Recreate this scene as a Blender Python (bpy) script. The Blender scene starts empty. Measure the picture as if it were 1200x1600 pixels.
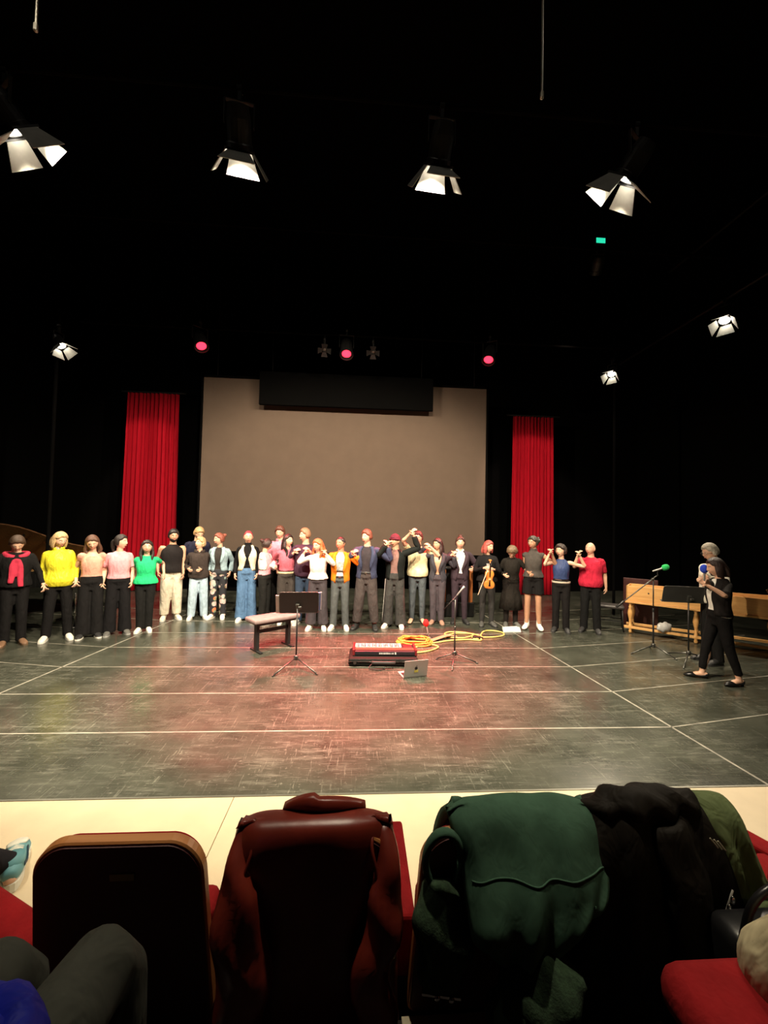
import bpy, bmesh, math, random
import numpy as np
from mathutils import Vector, Matrix

random.seed(7)
PI = math.pi
scene = bpy.context.scene
C = scene.collection

# ------------------------------------------------------------------ camera, world, exposure, lights
CAM = Vector((0.0, 0.0, 2.0))
yaw, pitch, roll = math.radians(3.5), math.radians(1.75), math.radians(1.24)
fwd = Vector((math.sin(yaw) * math.cos(pitch), math.cos(yaw) * math.cos(pitch), math.sin(pitch)))
r0 = Vector((math.cos(yaw), -math.sin(yaw), 0.0))
u0 = r0.cross(fwd)
rgt = r0 * math.cos(roll) + u0 * math.sin(roll)
upv = u0 * math.cos(roll) - r0 * math.sin(roll)
cam_data = bpy.data.cameras.new('camera')
cam_data.sensor_fit = 'HORIZONTAL'
cam_data.sensor_width = 36.0
cam_data.lens = 620.0 / 1200.0 * 36.0
cam_data.clip_start = 0.05
cam = bpy.data.objects.new('camera', cam_data)
C.objects.link(cam)
cam.matrix_world = Matrix(((rgt.x, upv.x, -fwd.x, CAM.x), (rgt.y, upv.y, -fwd.y, CAM.y), (rgt.z, upv.z, -fwd.z, CAM.z), (0, 0, 0, 1)))
scene.camera = cam

world = bpy.data.worlds.new('world')
scene.world = world
world.use_nodes = True
world.node_tree.nodes['Background'].inputs[0].default_value = (0.0, 0.0, 0.0, 1)
world.node_tree.nodes['Background'].inputs[1].default_value = 0.0

scene.view_settings.view_transform = 'Standard'
scene.view_settings.look = 'None'
scene.view_settings.exposure = 0.0
scene.view_settings.gamma = 1.0
scene.view_settings.use_curve_mapping = False


def spot(name, loc, aim, power, col, deg, blend=0.5, size=0.08):
    l = bpy.data.lights.new(name, 'SPOT')
    l.energy = power
    l.color = col
    l.spot_size = math.radians(deg)
    l.spot_blend = blend
    l.shadow_soft_size = size
    o = bpy.data.objects.new(name, l)
    C.objects.link(o)
    o.location = loc
    o.rotation_euler = (Vector(aim) - Vector(loc)).to_track_quat('-Z', 'Y').to_euler()
    return o


WARM = (1.0, 0.84, 0.63)
KEY_LAMPS = [((-3.08, 3.6, 5.40), (-0.6, 7.2, 1.1), 'a'), ((-1.17, 3.6, 5.40), (-1.9, 7.6, 1.1), 'b'),
             ((0.66, 3.6, 5.40), (0.3, 7.6, 1.1), 'c'), ((2.48, 3.6, 5.40), (0.2, 7.2, 1.1), 'd')]
RED_LAMPS = [((-3.46, 8.6, 5.72), (-1.1, 5.98, 0.0)), ((-0.37, 8.6, 5.70), (-0.15, 5.9, 0.0)), ((2.79, 8.6, 5.72), (1.0, 6.05, 0.0))]
SIDE_LAMPS = [((-5.51, 7.5, 5.12), (-2.8, 6.9, 0.6)), ((5.80, 8.85, 5.62), (3.0, 6.6, 0.8)), ((7.30, 7.5, 6.28), (4.6, 5.8, 0.8))]
CURTAIN_LAMPS = [((-6.7, 7.2, 6.9), (-5.95, 11.5, 2.2)), ((4.4, 7.2, 6.9), (5.2, 11.5, 2.2))]
HOUSE_LAMPS = [(-2.7, 2.25, 7.4), (0.0, 2.25, 7.4), (2.7, 2.25, 7.4)]
KEY_POWER, RED_POWER, SIDE_POWER, CURTAIN_POWER, HOUSE_POWER = 1950.0, 5600.0, 1100.0, 900.0, 790.0

# ------------------------------------------------------------------ materials
MATS = {}


def nodes_of(name):
    m = bpy.data.materials.new(name)
    m.use_nodes = True
    nt = m.node_tree
    return m, nt, nt.nodes['Principled BSDF']


def coords(nt, scale=(1, 1, 1)):
    tc = nt.nodes.new('ShaderNodeTexCoord')
    mp = nt.nodes.new('ShaderNodeMapping')
    mp.inputs['Scale'].default_value = scale
    nt.links.new(tc.outputs['Object'], mp.inputs['Vector'])
    return mp.outputs['Vector']


def noise(nt, vec, scale, detail=3.0, rough=0.55, dist=0.0):
    n = nt.nodes.new('ShaderNodeTexNoise')
    n.inputs['Scale'].default_value = scale
    n.inputs['Detail'].default_value = detail
    n.inputs['Roughness'].default_value = rough
    n.inputs['Distortion'].default_value = dist
    nt.links.new(vec, n.inputs['Vector'])
    return n.outputs['Fac']


def ramp(nt, fac, stops):
    r = nt.nodes.new('ShaderNodeValToRGB')
    e = r.color_ramp.elements
    while len(e) < len(stops):
        e.new(0.5)
    for el, (p, c) in zip(e, stops):
        el.position = p
        el.color = (c[0], c[1], c[2], 1)
    nt.links.new(fac, r.inputs['Fac'])
    return r.outputs['Color']


def bump(nt, p, fac, strength, dist=0.01):
    b = nt.nodes.new('ShaderNodeBump')
    b.inputs['Strength'].default_value = strength
    b.inputs['Distance'].default_value = dist
    nt.links.new(fac, b.inputs['Height'])
    nt.links.new(b.outputs['Normal'], p.inputs['Normal'])


def plain(name, col, rough=0.5, metal=0.0, var=0.12, scale=8.0, bmp=0.0, bscale=60.0, spec=0.5, coat=0.0):
    """a surface of one colour with slight mottling and relief"""
    if name in MATS:
        return MATS[name]
    m, nt, p = nodes_of(name)
    v = coords(nt)
    c0 = [c * (1 - var) for c in col]
    c1 = [min(1, c * (1 + var)) for c in col]
    nt.links.new(ramp(nt, noise(nt, v, scale), [(0.3, c0), (0.7, c1)]), p.inputs['Base Color'])
    p.inputs['Roughness'].default_value = rough
    p.inputs['Metallic'].default_value = metal
    p.inputs['Specular IOR Level'].default_value = spec
    p.inputs['Coat Weight'].default_value = coat
    if bmp:
        bump(nt, p, noise(nt, v, bscale, 4), bmp)
    MATS[name] = m
    return m


def cloth(name, col, rough=0.85, fold=0.5, fscale=9.0, var=0.15):
    """woven cloth: mottled colour, soft creases and a fine weave"""
    if name in MATS:
        return MATS[name]
    if max(col) < 0.03:
        col = [c * 0.55 for c in col]
    m, nt, p = nodes_of(name)
    v = coords(nt)
    f = noise(nt, coords(nt, (1.6, 1.6, 0.7)), fscale, 2.5, 0.5, 0.6)
    c0 = [c * (1 - var) for c in col]
    c1 = [min(1, c * (1 + var)) for c in col]
    nt.links.new(ramp(nt, noise(nt, v, 14), [(0.3, c0), (0.7, c1)]), p.inputs['Base Color'])
    p.inputs['Roughness'].default_value = rough
    p.inputs['Specular IOR Level'].default_value = 0.15
    bump(nt, p, f, fold, 0.035)
    MATS[name] = m
    return m


def emit(name, col, strength):
    if name in MATS:
        return MATS[name]
    m, nt, p = nodes_of(name)
    p.inputs['Base Color'].default_value = (*col, 1)
    p.inputs['Emission Color'].default_value = (*col, 1)
    p.inputs['Emission Strength'].default_value = strength
    MATS[name] = m
    return m


def wood(name, c0, c1, scale=3.0, axis=0, rough=0.45):
    if name in MATS:
        return MATS[name]
    m, nt, p = nodes_of(name)
    s = [9, 9, 9]
    s[axis] = 0.8
    v = coords(nt, s)
    nt.links.new(ramp(nt, noise(nt, v, scale, 5, 0.6, 0.8), [(0.25, c0), (0.75, c1)]), p.inputs['Base Color'])
    p.inputs['Roughness'].default_value = rough
    MATS[name] = m
    return m


def floral():
    m, nt, p = nodes_of('floral_print')
    v = coords(nt, (1, 1, 1))
    vo = nt.nodes.new('ShaderNodeTexVoronoi')
    vo.inputs['Scale'].default_value = 9.0
    nt.links.new(v, vo.inputs['Vector'])
    hue = ramp(nt, noise(nt, v, 7.0, 1), [(0.36, (0.75, 0.16, 0.06)), (0.46, (0.10, 0.26, 0.14)), (0.54, (0.75, 0.45, 0.42)), (0.66, (0.28, 0.38, 0.34))])
    mix = nt.nodes.new('ShaderNodeMix')
    mix.data_type = 'RGBA'
    fac = ramp(nt, vo.outputs['Distance'], [(0.42, (1, 1, 1)), (0.52, (0, 0, 0))])
    nt.links.new(fac, mix.inputs['Factor'])
    mix.inputs['A'].default_value = (0.012, 0.012, 0.016, 1)
    nt.links.new(hue, mix.inputs['B'])
    nt.links.new(mix.outputs['Result'], p.inputs['Base Color'])
    p.inputs['Roughness'].default_value = 0.8
    return m


def stage_vinyl():
    """worn black stage flooring: scuffs, scratches, uneven gloss"""
    m, nt, p = nodes_of('stage_vinyl')
    tc = nt.nodes.new('ShaderNodeTexCoord')
    geo = nt.nodes.new('ShaderNodeNewGeometry')
    pos = geo.outputs['Position']

    def mapped(scale, rot=0.0):
        mp = nt.nodes.new('ShaderNodeMapping')
        mp.inputs['Scale'].default_value = scale
        mp.inputs['Rotation'].default_value = (0, 0, rot)
        nt.links.new(pos, mp.inputs['Vector'])
        return mp.outputs['Vector']

    def madd(a, b, op):
        n = nt.nodes.new('ShaderNodeMath')
        n.operation = op
        for i, q in enumerate((a, b)):
            if isinstance(q, (int, float)):
                n.inputs[i].default_value = q
            else:
                nt.links.new(q, n.inputs[i])
        return n.outputs[0]

    base = ramp(nt, noise(nt, mapped((1, 1, 1)), 1.6, 6, 0.65), [(0.3, (0.021, 0.0235, 0.017)), (0.7, (0.057, 0.061, 0.046))])
    # streaky scuffs along the strips and thin scratches in other directions
    s1 = ramp(nt, noise(nt, mapped((1.2, 6, 1), 0.05), 2.4, 8, 0.72), [(0.50, (0, 0, 0)), (0.68, (1, 1, 1))])
    s2 = ramp(nt, noise(nt, mapped((13, 0.9, 1), 1.05), 2.3, 6, 0.72, 2.2), [(0.575, (0, 0, 0)), (0.66, (1, 1, 1))])
    s3 = ramp(nt, noise(nt, mapped((0.8, 12, 1), -0.32), 2.6, 6, 0.72, 2.4), [(0.585, (0, 0, 0)), (0.66, (1, 1, 1))])
    s4 = ramp(nt, noise(nt, mapped((1, 1, 1)), 26.0, 3, 0.6), [(0.62, (0, 0, 0)), (0.70, (1, 1, 1))])
    patch = ramp(nt, noise(nt, mapped((1, 1, 1), 0.3), 1.1, 3, 0.6), [(0.38, (0.2, 0.2, 0.2)), (0.60, (1, 1, 1))])
    tot = madd(madd(madd(s1, 0.45, 'MULTIPLY'), madd(s2, 0.6, 'MULTIPLY'), 'ADD'), madd(madd(s3, 0.6, 'MULTIPLY'), madd(s4, 0.5, 'MULTIPLY'), 'ADD'), 'ADD')
    tot = madd(madd(tot, patch, 'MULTIPLY'), 1.0, 'MINIMUM')
    mix = nt.nodes.new('ShaderNodeMix')
    mix.data_type = 'RGBA'
    nt.links.new(tot, mix.inputs['Factor'])
    nt.links.new(base, mix.inputs['A'])
    mix.inputs['B'].default_value = (0.19, 0.19, 0.155, 1)
    nt.links.new(mix.outputs['Result'], p.inputs['Base Color'])
    rr = madd(madd(noise(nt, mapped((1, 1.5, 1)), 2.2, 4), 0.20, 'MULTIPLY'), 0.13, 'ADD')
    nt.links.new(rr, p.inputs['Roughness'])
    p.inputs['Specular IOR Level'].default_value = 0.35
    return m


def velvet(name, col):
    m, nt, p = nodes_of(name)
    v = coords(nt, (1, 1, 0.15))
    nt.links.new(ramp(nt, noise(nt, v, 20), [(0.3, [c * 0.8 for c in col]), (0.7, col)]), p.inputs['Base Color'])
    p.inputs['Roughness'].default_value = 0.9
    p.inputs['Specular IOR Level'].default_value = 0.1
    p.inputs['Sheen Weight'].default_value = 0.2
    p.inputs['Sheen Tint'].default_value = (*col, 1)
    return m


BLACK_WALL = plain('black_paint', (0.0022, 0.0021, 0.0020), 0.95, spec=0.02)
BLACK_METAL = plain('black_metal', (0.012, 0.012, 0.012), 0.45, 0.0, spec=0.4)
BLACK_GLOSS = plain('black_lacquer', (0.006, 0.006, 0.006), 0.12)
DARK_STEEL = plain('dark_steel', (0.10, 0.10, 0.09), 0.35, 0.8)
CHROME = plain('chrome', (0.6, 0.6, 0.58), 0.22, 1.0)
WHITE = plain('white_paper', (0.75, 0.74, 0.70), 0.8)
RED_SEAT = cloth('red_upholstery', (0.25, 0.010, 0.012), 0.95, 0.15, 30)
ORANGE_WOOD = wood('orange_wood', (0.42, 0.17, 0.05), (0.60, 0.28, 0.09))
PALE_WOOD = wood('pale_wood', (0.55, 0.27, 0.08), (0.72, 0.42, 0.15), 2.5)
DARK_WOOD = wood('dark_wood', (0.016, 0.004, 0.003), (0.030, 0.008, 0.005), rough=0.35)
ALU = plain('aluminium', (0.55, 0.55, 0.54), 0.4, 0.6)


# ------------------------------------------------------------------ mesh building
class MB:
    def __init__(self):
        self.v, self.f = [], []

    def add(self, vs, fs):
        o = len(self.v)
        self.v.extend([tuple(map(float, q)) for q in vs])
        self.f.extend([tuple(i + o for i in q) for q in fs])
        return self

    def box(self, c, s, rot=None):
        x, y, z = s[0] / 2, s[1] / 2, s[2] / 2
        vs = [Vector((i * x, j * y, k * z)) for i in (-1, 1) for j in (-1, 1) for k in (-1, 1)]
        if rot is not None:
            vs = [rot @ q for q in vs]
        vs = [q + Vector(c) for q in vs]
        return self.add(vs, [(0, 1, 3, 2), (4, 6, 7, 5), (0, 4, 5, 1), (2, 3, 7, 6), (0, 2, 6, 4), (1, 5, 7, 3)])

    def bar(self, a, b, w, h=None, up=(0, 0, 1)):
        a, b = Vector(a), Vector(b)
        d = b - a
        z = d.normalized()
        x = Vector(up).cross(z)
        if x.length < 1e-4:
            x = Vector((1, 0, 0)).cross(z)
        x.normalize()
        y = z.cross(x)
        return self.box((a + b) / 2, (w, h or w, d.length), Matrix((x, y, z)).transposed())

    def loft(self, rings, cap=True, closed=True):
        n = len(rings[0])
        vs = [q for r in rings for q in r]
        fs = []
        m = n if closed else n - 1
        for i in range(len(rings) - 1):
            for j in range(m):
                k = (j + 1) % n
                fs.append((i * n + j, i * n + k, (i + 1) * n + k, (i + 1) * n + j))
        if cap and closed:
            fs.append(tuple(range(n))[::-1])
            fs.append(tuple((len(rings) - 1) * n + j for j in range(n)))
        return self.add(vs, fs)

    def tube(self, pts, rad, side=(1, 0, 0), n=10, sub=1, dome=0.0):
        """elliptical tube along a path; rad: per point r or (a, b), a along 'side'"""
        P = np.array([tuple(q) for q in pts], float)
        Rd = np.array([(r, r) if np.isscalar(r) else tuple(r) for r in rad], float)
        if len(Rd) == 1:
            Rd = np.repeat(Rd, len(P), 0)
        if sub > 1 and len(P) > 2:
            P, Rd = catmull(P, sub), catmull(Rd, sub)
            Rd = np.maximum(Rd, 1e-4)
        T = np.gradient(P, axis=0)
        T /= np.maximum(np.linalg.norm(T, axis=1, keepdims=True), 1e-9)
        s = np.array(side, float)
        rings = []
        ang = np.linspace(0, 2 * PI, n, endpoint=False)
        for i in range(len(P)):
            a = s - T[i] * (s @ T[i])
            if np.linalg.norm(a) < 1e-3:
                a = np.cross(T[i], (0.3, 0.9, 0.1))
            a /= np.linalg.norm(a)
            b = np.cross(T[i], a)
            s = a
            rings.append(P[i] + np.outer(np.cos(ang) * Rd[i, 0], a) + np.outer(np.sin(ang) * Rd[i, 1], b))
        if dome:
            for end, sg in ((0, -1), (-1, 1)):
                c = P[end]
                k = Rd[end].min() * dome
                extra = [c + (rings[end] - c) * q + T[end] * sg * k * h for q, h in ((0.80, 0.6), (0.35, 0.95))]
                rings = rings + extra if end == -1 else extra[::-1] + rings
        return self.loft(rings)

    def lathe(self, prof, c=(0, 0, 0), n=16, axis=None):
        """profile of (radius, height) turned about z, or about 'axis'"""
        q = Vector((0, 0, 1)).rotation_difference(Vector(axis)).to_matrix() if axis is not None else Matrix.Identity(3)
        rings = []
        for r, h in prof:
            rings.append([tuple(q @ Vector((r * math.cos(t), r * math.sin(t), h)) + Vector(c)) for t in [2 * PI * k / n for k in range(n)]])
        return self.loft(rings)

    def sphere(self, c, r, seg=12, rings=8, frame=None):
        r = (r, r, r) if np.isscalar(r) else r
        vs = [(0, 0, r[2])]
        for i in range(1, rings):
            t = PI * i / rings
            for j in range(seg):
                u = 2 * PI * j / seg
                vs.append((r[0] * math.sin(t) * math.cos(u), r[1] * math.sin(t) * math.sin(u), r[2] * math.cos(t)))
        vs.append((0, 0, -r[2]))
        fs = [(0, 1 + j, 1 + (j + 1) % seg) for j in range(seg)]
        for i in range(rings - 2):
            for j in range(seg):
                a, b = 1 + i * seg + j, 1 + i * seg + (j + 1) % seg
                fs.append((a, a + seg, b + seg, b))
        l = len(vs) - 1
        o = 1 + (rings - 2) * seg
        fs += [(l, o + (j + 1) % seg, o + j) for j in range(seg)]
        if frame is not None:
            s, f, u = frame
            vs = [tuple(np.array(s) * q[0] + np.array(f) * q[1] + np.array(u) * q[2]) for q in vs]
        vs = [(q[0] + c[0], q[1] + c[1], q[2] + c[2]) for q in vs]
        return self.add(vs, fs)

    def build(self, name, mat, parent=None, smooth=False, bevel=0.0, remesh=0.0, relax=0, solid=0.0, adapt=0.0, seg=2):
        me = bpy.data.meshes.new(name)
        me.from_pydata(self.v, [], self.f)
        me.validate()
        bm = bmesh.new()
        bm.from_mesh(me)
        bmesh.ops.recalc_face_normals(bm, faces=bm.faces)
        if bevel:
            es = [e for e in bm.edges if len(e.link_faces) == 2 and e.calc_face_angle(0) > 0.5]
            bmesh.ops.bevel(bm, geom=es, offset=bevel, segments=seg, affect='EDGES', profile=0.5, clamp_overlap=True)
        bm.to_mesh(me)
        bm.free()
        me.materials.append(mat)
        if smooth:
            me.polygons.foreach_set('use_smooth', [True] * len(me.polygons))
        o = bpy.data.objects.new(name, me)
        C.objects.link(o)
        if parent is not None:
            o.parent = parent
        if solid:
            md = o.modifiers.new('solid', 'SOLIDIFY')
            md.thickness = solid
            md.offset = -1.0
            BAKE.append(o)
        if remesh:
            md = o.modifiers.new('remesh', 'REMESH')
            md.mode = 'VOXEL'
            md.voxel_size = remesh
            md.adaptivity = adapt
            md.use_smooth_shade = True
            if relax:
                sm = o.modifiers.new('smooth', 'SMOOTH')
                sm.iterations = relax
                sm.factor = 0.5
            BAKE.append(o)
        return o


BAKE = []


def bake_all():
    """turn the modifiers of the listed objects into plain meshes, in one pass"""
    dg = bpy.context.evaluated_depsgraph_get()
    done = [(o, bpy.data.meshes.new_from_object(o.evaluated_get(dg), depsgraph=dg)) for o in dict.fromkeys(BAKE)]
    for o, me in done:
        old = o.data
        o.modifiers.clear()
        me.name = old.name
        o.data = me
        if not me.materials:
            me.materials.append(old.materials[0])
        me.polygons.foreach_set('use_smooth', [True] * len(me.polygons))


def catmull(P, sub):
    Q = np.vstack([2 * P[0] - P[1], P, 2 * P[-1] - P[-2]])
    out = []
    for i in range(1, len(Q) - 2):
        for t in np.linspace(0, 1, sub, endpoint=False):
            a, b, c, d = Q[i - 1], Q[i], Q[i + 1], Q[i + 2]
            out.append(0.5 * ((2 * b) + (-a + c) * t + (2 * a - 5 * b + 4 * c - d) * t * t + (-a + 3 * b - 3 * c + d) * t ** 3))
    out.append(P[-1])
    return np.array(out)


def tag(o, label, cat=None, group=None, kind=None):
    o['label'] = label
    if cat:
        o['category'] = cat
    if group:
        o['group'] = group
    if kind:
        o['kind'] = kind
    return o


def thing(name, label, cat, loc=(0, 0, 0), rz=0.0, group=None):
    o = bpy.data.objects.new(name, None)
    o.empty_display_size = 0.1
    C.objects.link(o)
    o.location = loc
    o.rotation_euler = (0, 0, rz)
    return tag(o, label, cat, group)


def struct(o, label=None):
    o['kind'] = 'structure'
    if label:
        o['label'] = label
    return o


def copy_tree(o, parent=None):
    c = o.copy()
    C.objects.link(c)
    c.parent = parent
    for ch in o.children:
        copy_tree(ch, c)
    return c

# ------------------------------------------------------------------ the setting
VINYL = stage_vinyl()
TAPE = plain('worn_tape', (0.24, 0.225, 0.185), 0.6, var=0.5, scale=5)
BEIGE = plain('beige_boards', (0.56, 0.46, 0.30), 0.55, var=0.10, scale=2.5, bmp=0.05)
CARPET = plain('dark_carpet', (0.010, 0.006, 0.006), 0.95, bmp=0.3, bscale=200)

floor = struct(MB().box((0, 7.75, -0.06), (18.4, 10.1, 0.10)).build('floor', BLACK_WALL), 'black stage floor of wide vinyl panels with pale worn seams')
ROWS = [2.71, 3.06, 3.91, 4.765, 5.615, 6.46, 7.30, 8.15, 9.0, 9.85, 10.7, 11.6, 12.6]


def XL(y):
    return -4.0 + (y - 4.8) * 0.10


def XR(y):
    return 3.28 - (y - 3.06) * 0.074


def panel(q, z0=-0.008, z1=0.0):
    c = np.mean(q, 0)
    q = [c + (np.array(p) - c) * 0.9985 for p in q]
    n = len(q)
    MB().add([(p[0], p[1], z0) for p in q] + [(p[0], p[1], z1) for p in q],
             [tuple(range(n))[::-1], tuple(range(n, 2 * n))] + [(i, (i + 1) % n, n + (i + 1) % n, n + i) for i in range(n)]).build('floor_panel', VINYL, floor)


def tape(a, b, w=0.022):
    d = np.array(b) - np.array(a)
    n = np.array((-d[1], d[0])) / np.linalg.norm(d) * w / 2
    q = [np.array(a) + n, np.array(a) - n, np.array(b) - n, np.array(b) + n]
    MB().add([(p[0], p[1], 0.0) for p in q] + [(p[0], p[1], 0.0015) for p in q],
             [(3, 2, 1, 0), (4, 5, 6, 7)] + [(i, (i + 1) % 4, 4 + (i + 1) % 4, 4 + i) for i in range(4)]).build('seam_tape', TAPE, floor)


SK = 0.19
for k in range(len(ROWS) - 1):
    a, b = ROWS[k], ROWS[k + 1]
    panel([(XL(a), a), (XR(a), a), (XR(b), b), (XL(b), b)])
    # side strips fan outwards
    def yr(x, y):
        return min(12.6, y + (x - XR(y)) * SK) if k > 0 or y > 2.8 else y
    def yl(x, y):
        return min(12.6, y + (XL(y) - x) * SK) if k > 0 or y > 2.8 else y
    if yr(9.2, a) < 12.55:
        panel([(XR(a), a), (9.2, yr(9.2, a)), (9.2, yr(9.2, b)), (XR(b), b)])
        panel([(XL(a), a), (XL(b), b), (-9.2, yl(-9.2, b)), (-9.2, yl(-9.2, a))])
    if 0 < k < 9 and k != 1:
        tape((XL(a), a), (XR(a), a), 0.016)
        if k > 2:
            tape((XL(a), a), (-7.5, yl(-7.5, a)), 0.012)
        tape((XR(a), a), (7.5, yr(7.5, a)), 0.014)
tape((XL(2.8), 2.8), (XL(9.0), 9.0), 0.020)
tape((XR(2.8), 2.8), (XR(9.0), 9.0), 0.020)

ffront = struct(MB().box((0, 1.95, 0.08), (18.4, 1.48, 0.2)).build('floor_front', BLACK_WALL), 'pale beige floor strip between the stage and the front seats')
x = -0.774 - 1.885 * 5
while x < 9.0:
    MB().box((x + 0.9425, 1.95, 0.19), (1.880, 1.49, 0.02)).build('floor_board', BEIGE, ffront)
    x += 1.885
struct(MB().box((0, 2.703, 0.193), (18.4, 0.014, 0.022)).build('trim_1', plain('edge_strip', (0.16, 0.16, 0.13), 0.4, 0.4)), 'thin grey metal strip along the edge of the beige floor')
frow = struct(MB().box((0, -0.95, 0.30), (18.4, 4.20, 0.62)).build('floor_seating', CARPET), 'dark carpeted step of the second seat row')
ceil = struct(MB().box((0, 4.5, 10.55), (18.6, 17.0, 0.1)).build('ceiling', BLACK_WALL), 'black ceiling of the theatre lost in darkness')
struct(MB().box((0, 12.7, 5.2), (18.6, 0.15, 10.8)).build('wall_back', BLACK_WALL), 'black back wall of the stage')
struct(MB().box((-9.25, 4.5, 5.2), (0.1, 17.0, 10.8)).build('wall_left', BLACK_WALL), 'black side wall behind the piano')
struct(MB().box((9.25, 4.5, 5.2), (0.1, 17.0, 10.8)).build('wall_right', BLACK_WALL), 'black side wall behind the harpsichord')
struct(MB().box((0, -3.1, 5.2), (18.6, 0.1, 10.8)).build('wall_rear', BLACK_WALL), 'black wall behind the audience')

# projection screen: cloth in a thin black frame, hung in front of the back wall
SCREEN = plain('screen_cloth', (0.098, 0.070, 0.052), 0.9, var=0.04, scale=3, bmp=0.05, bscale=300, spec=0.1)
sc = thing('projection_screen', 'large grey projection screen hanging between the two red curtains', 'screen', (-0.38, 10.5, 1.22))
MB().box((0, 0, 2.25), (7.48, 0.03, 4.50)).build('screen_cloth', SCREEN, sc)
fr = MB()
for s in (-1, 1):
    fr.box((s * 3.765, 0.0, 2.25), (0.05, 0.06, 4.6))
fr.box((0, 0, 4.53), (7.58, 0.06, 0.06)).box((0, 0, -0.03), (7.58, 0.06, 0.06))
fr.build('frame', BLACK_WALL, sc)
for s in (-3.4, 3.4):
    MB().tube([(s, 0, 4.5), (s, 0, 9.3)], [0.006], n=6).build('hanging_wire', BLACK_METAL, sc)
tp = thing('surtitle_board', 'wide black surtitle board hanging in front of the screen top', 'board', (-0.385, 10.1, 4.945))
MB().box((0, 0, 0.42), (4.42, 0.10, 0.84)).build('panel', BLACK_WALL, tp, bevel=0.01)
for s in (-1.9, 1.9):
    MB().tube([(s, 0, 0.8), (s, 0, 5.6)], [0.006], n=6).build('hanging_wire', BLACK_METAL, tp)


def curtain(name, label, x0, x1, y, z1, folds, seed):
    rnd = random.Random(seed)
    n = folds * 8
    ph = [rnd.uniform(-0.5, 0.5) for _ in range(folds + 2)]
    rows = 10
    rings = []
    for i in range(rows + 1):
        z = 0.015 + (z1 - 0.015) * i / rows
        amp = 0.085 - 0.035 * i / rows
        fl = 1.0 + 0.07 * (1 - i / rows)
        line = []
        for j in range(n + 1):
            u = j / n
            k = u * folds
            p = ph[int(k)] * (1 - k % 1) + ph[int(k) + 1] * (k % 1)
            xx = ((x0 + x1) / 2) + (u - 0.5) * (x1 - x0) * fl
            line.append((xx + 0.02 * math.sin(k * 2 * PI * 2 + p * 3), y + amp * math.sin(k * 2 * PI + p * 2.5) + 0.02 * math.sin(k * 5.3), z))
        rings.append(line)
    t = thing(name, label, 'curtain', ((x0 + x1) / 2, y, 0))
    for r in rings:
        for j, q in enumerate(r):
            r[j] = (q[0] - (x0 + x1) / 2, q[1] - y, q[2])
    MB().loft(rings, cap=False, closed=False).build('drape', RED_VELVET, t, smooth=True, solid=0.01)
    MB().tube([(x0 - (x0 + x1) / 2 - 0.2, 0, z1 + 0.03), (x1 - (x0 + x1) / 2 + 0.2, 0, z1 + 0.03)], [0.025], (0, 1, 0), 8).build('curtain_rod', BLACK_METAL, t)


RED_VELVET = velvet('red_velvet', (0.34, 0.004, 0.013))
curtain('stage_curtain', 'pleated red velvet curtain beside the screen, behind the bearded performer', -6.56, -5.22, 11.5, 5.55, 12, 1)  # both curtains cut off where their light fades, leaving out the unlit top
curtain('stage_curtain', 'pleated red velvet curtain beside the screen, behind the performer in black shorts', 4.51, 5.73, 11.5, 5.30, 12, 4)

# ------------------------------------------------------------------ stage lamps
LENS_W = emit('lamp_glow', (1.0, 0.90, 0.74), 30.0)
LENS_R = emit('red_lamp_glow', (1.0, 0.02, 0.045), 4.5)
FLAP = plain('flap_grey', (0.42, 0.42, 0.38), 0.6)


def rotator(loc, aim):
    d = Vector(aim) - Vector(loc)
    z = d.normalized()
    x = z.cross(Vector((0, 0, 1))).normalized()
    y = x.cross(z)          # y points to the top of the lamp
    return Matrix((x, y, z)).transposed()


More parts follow.
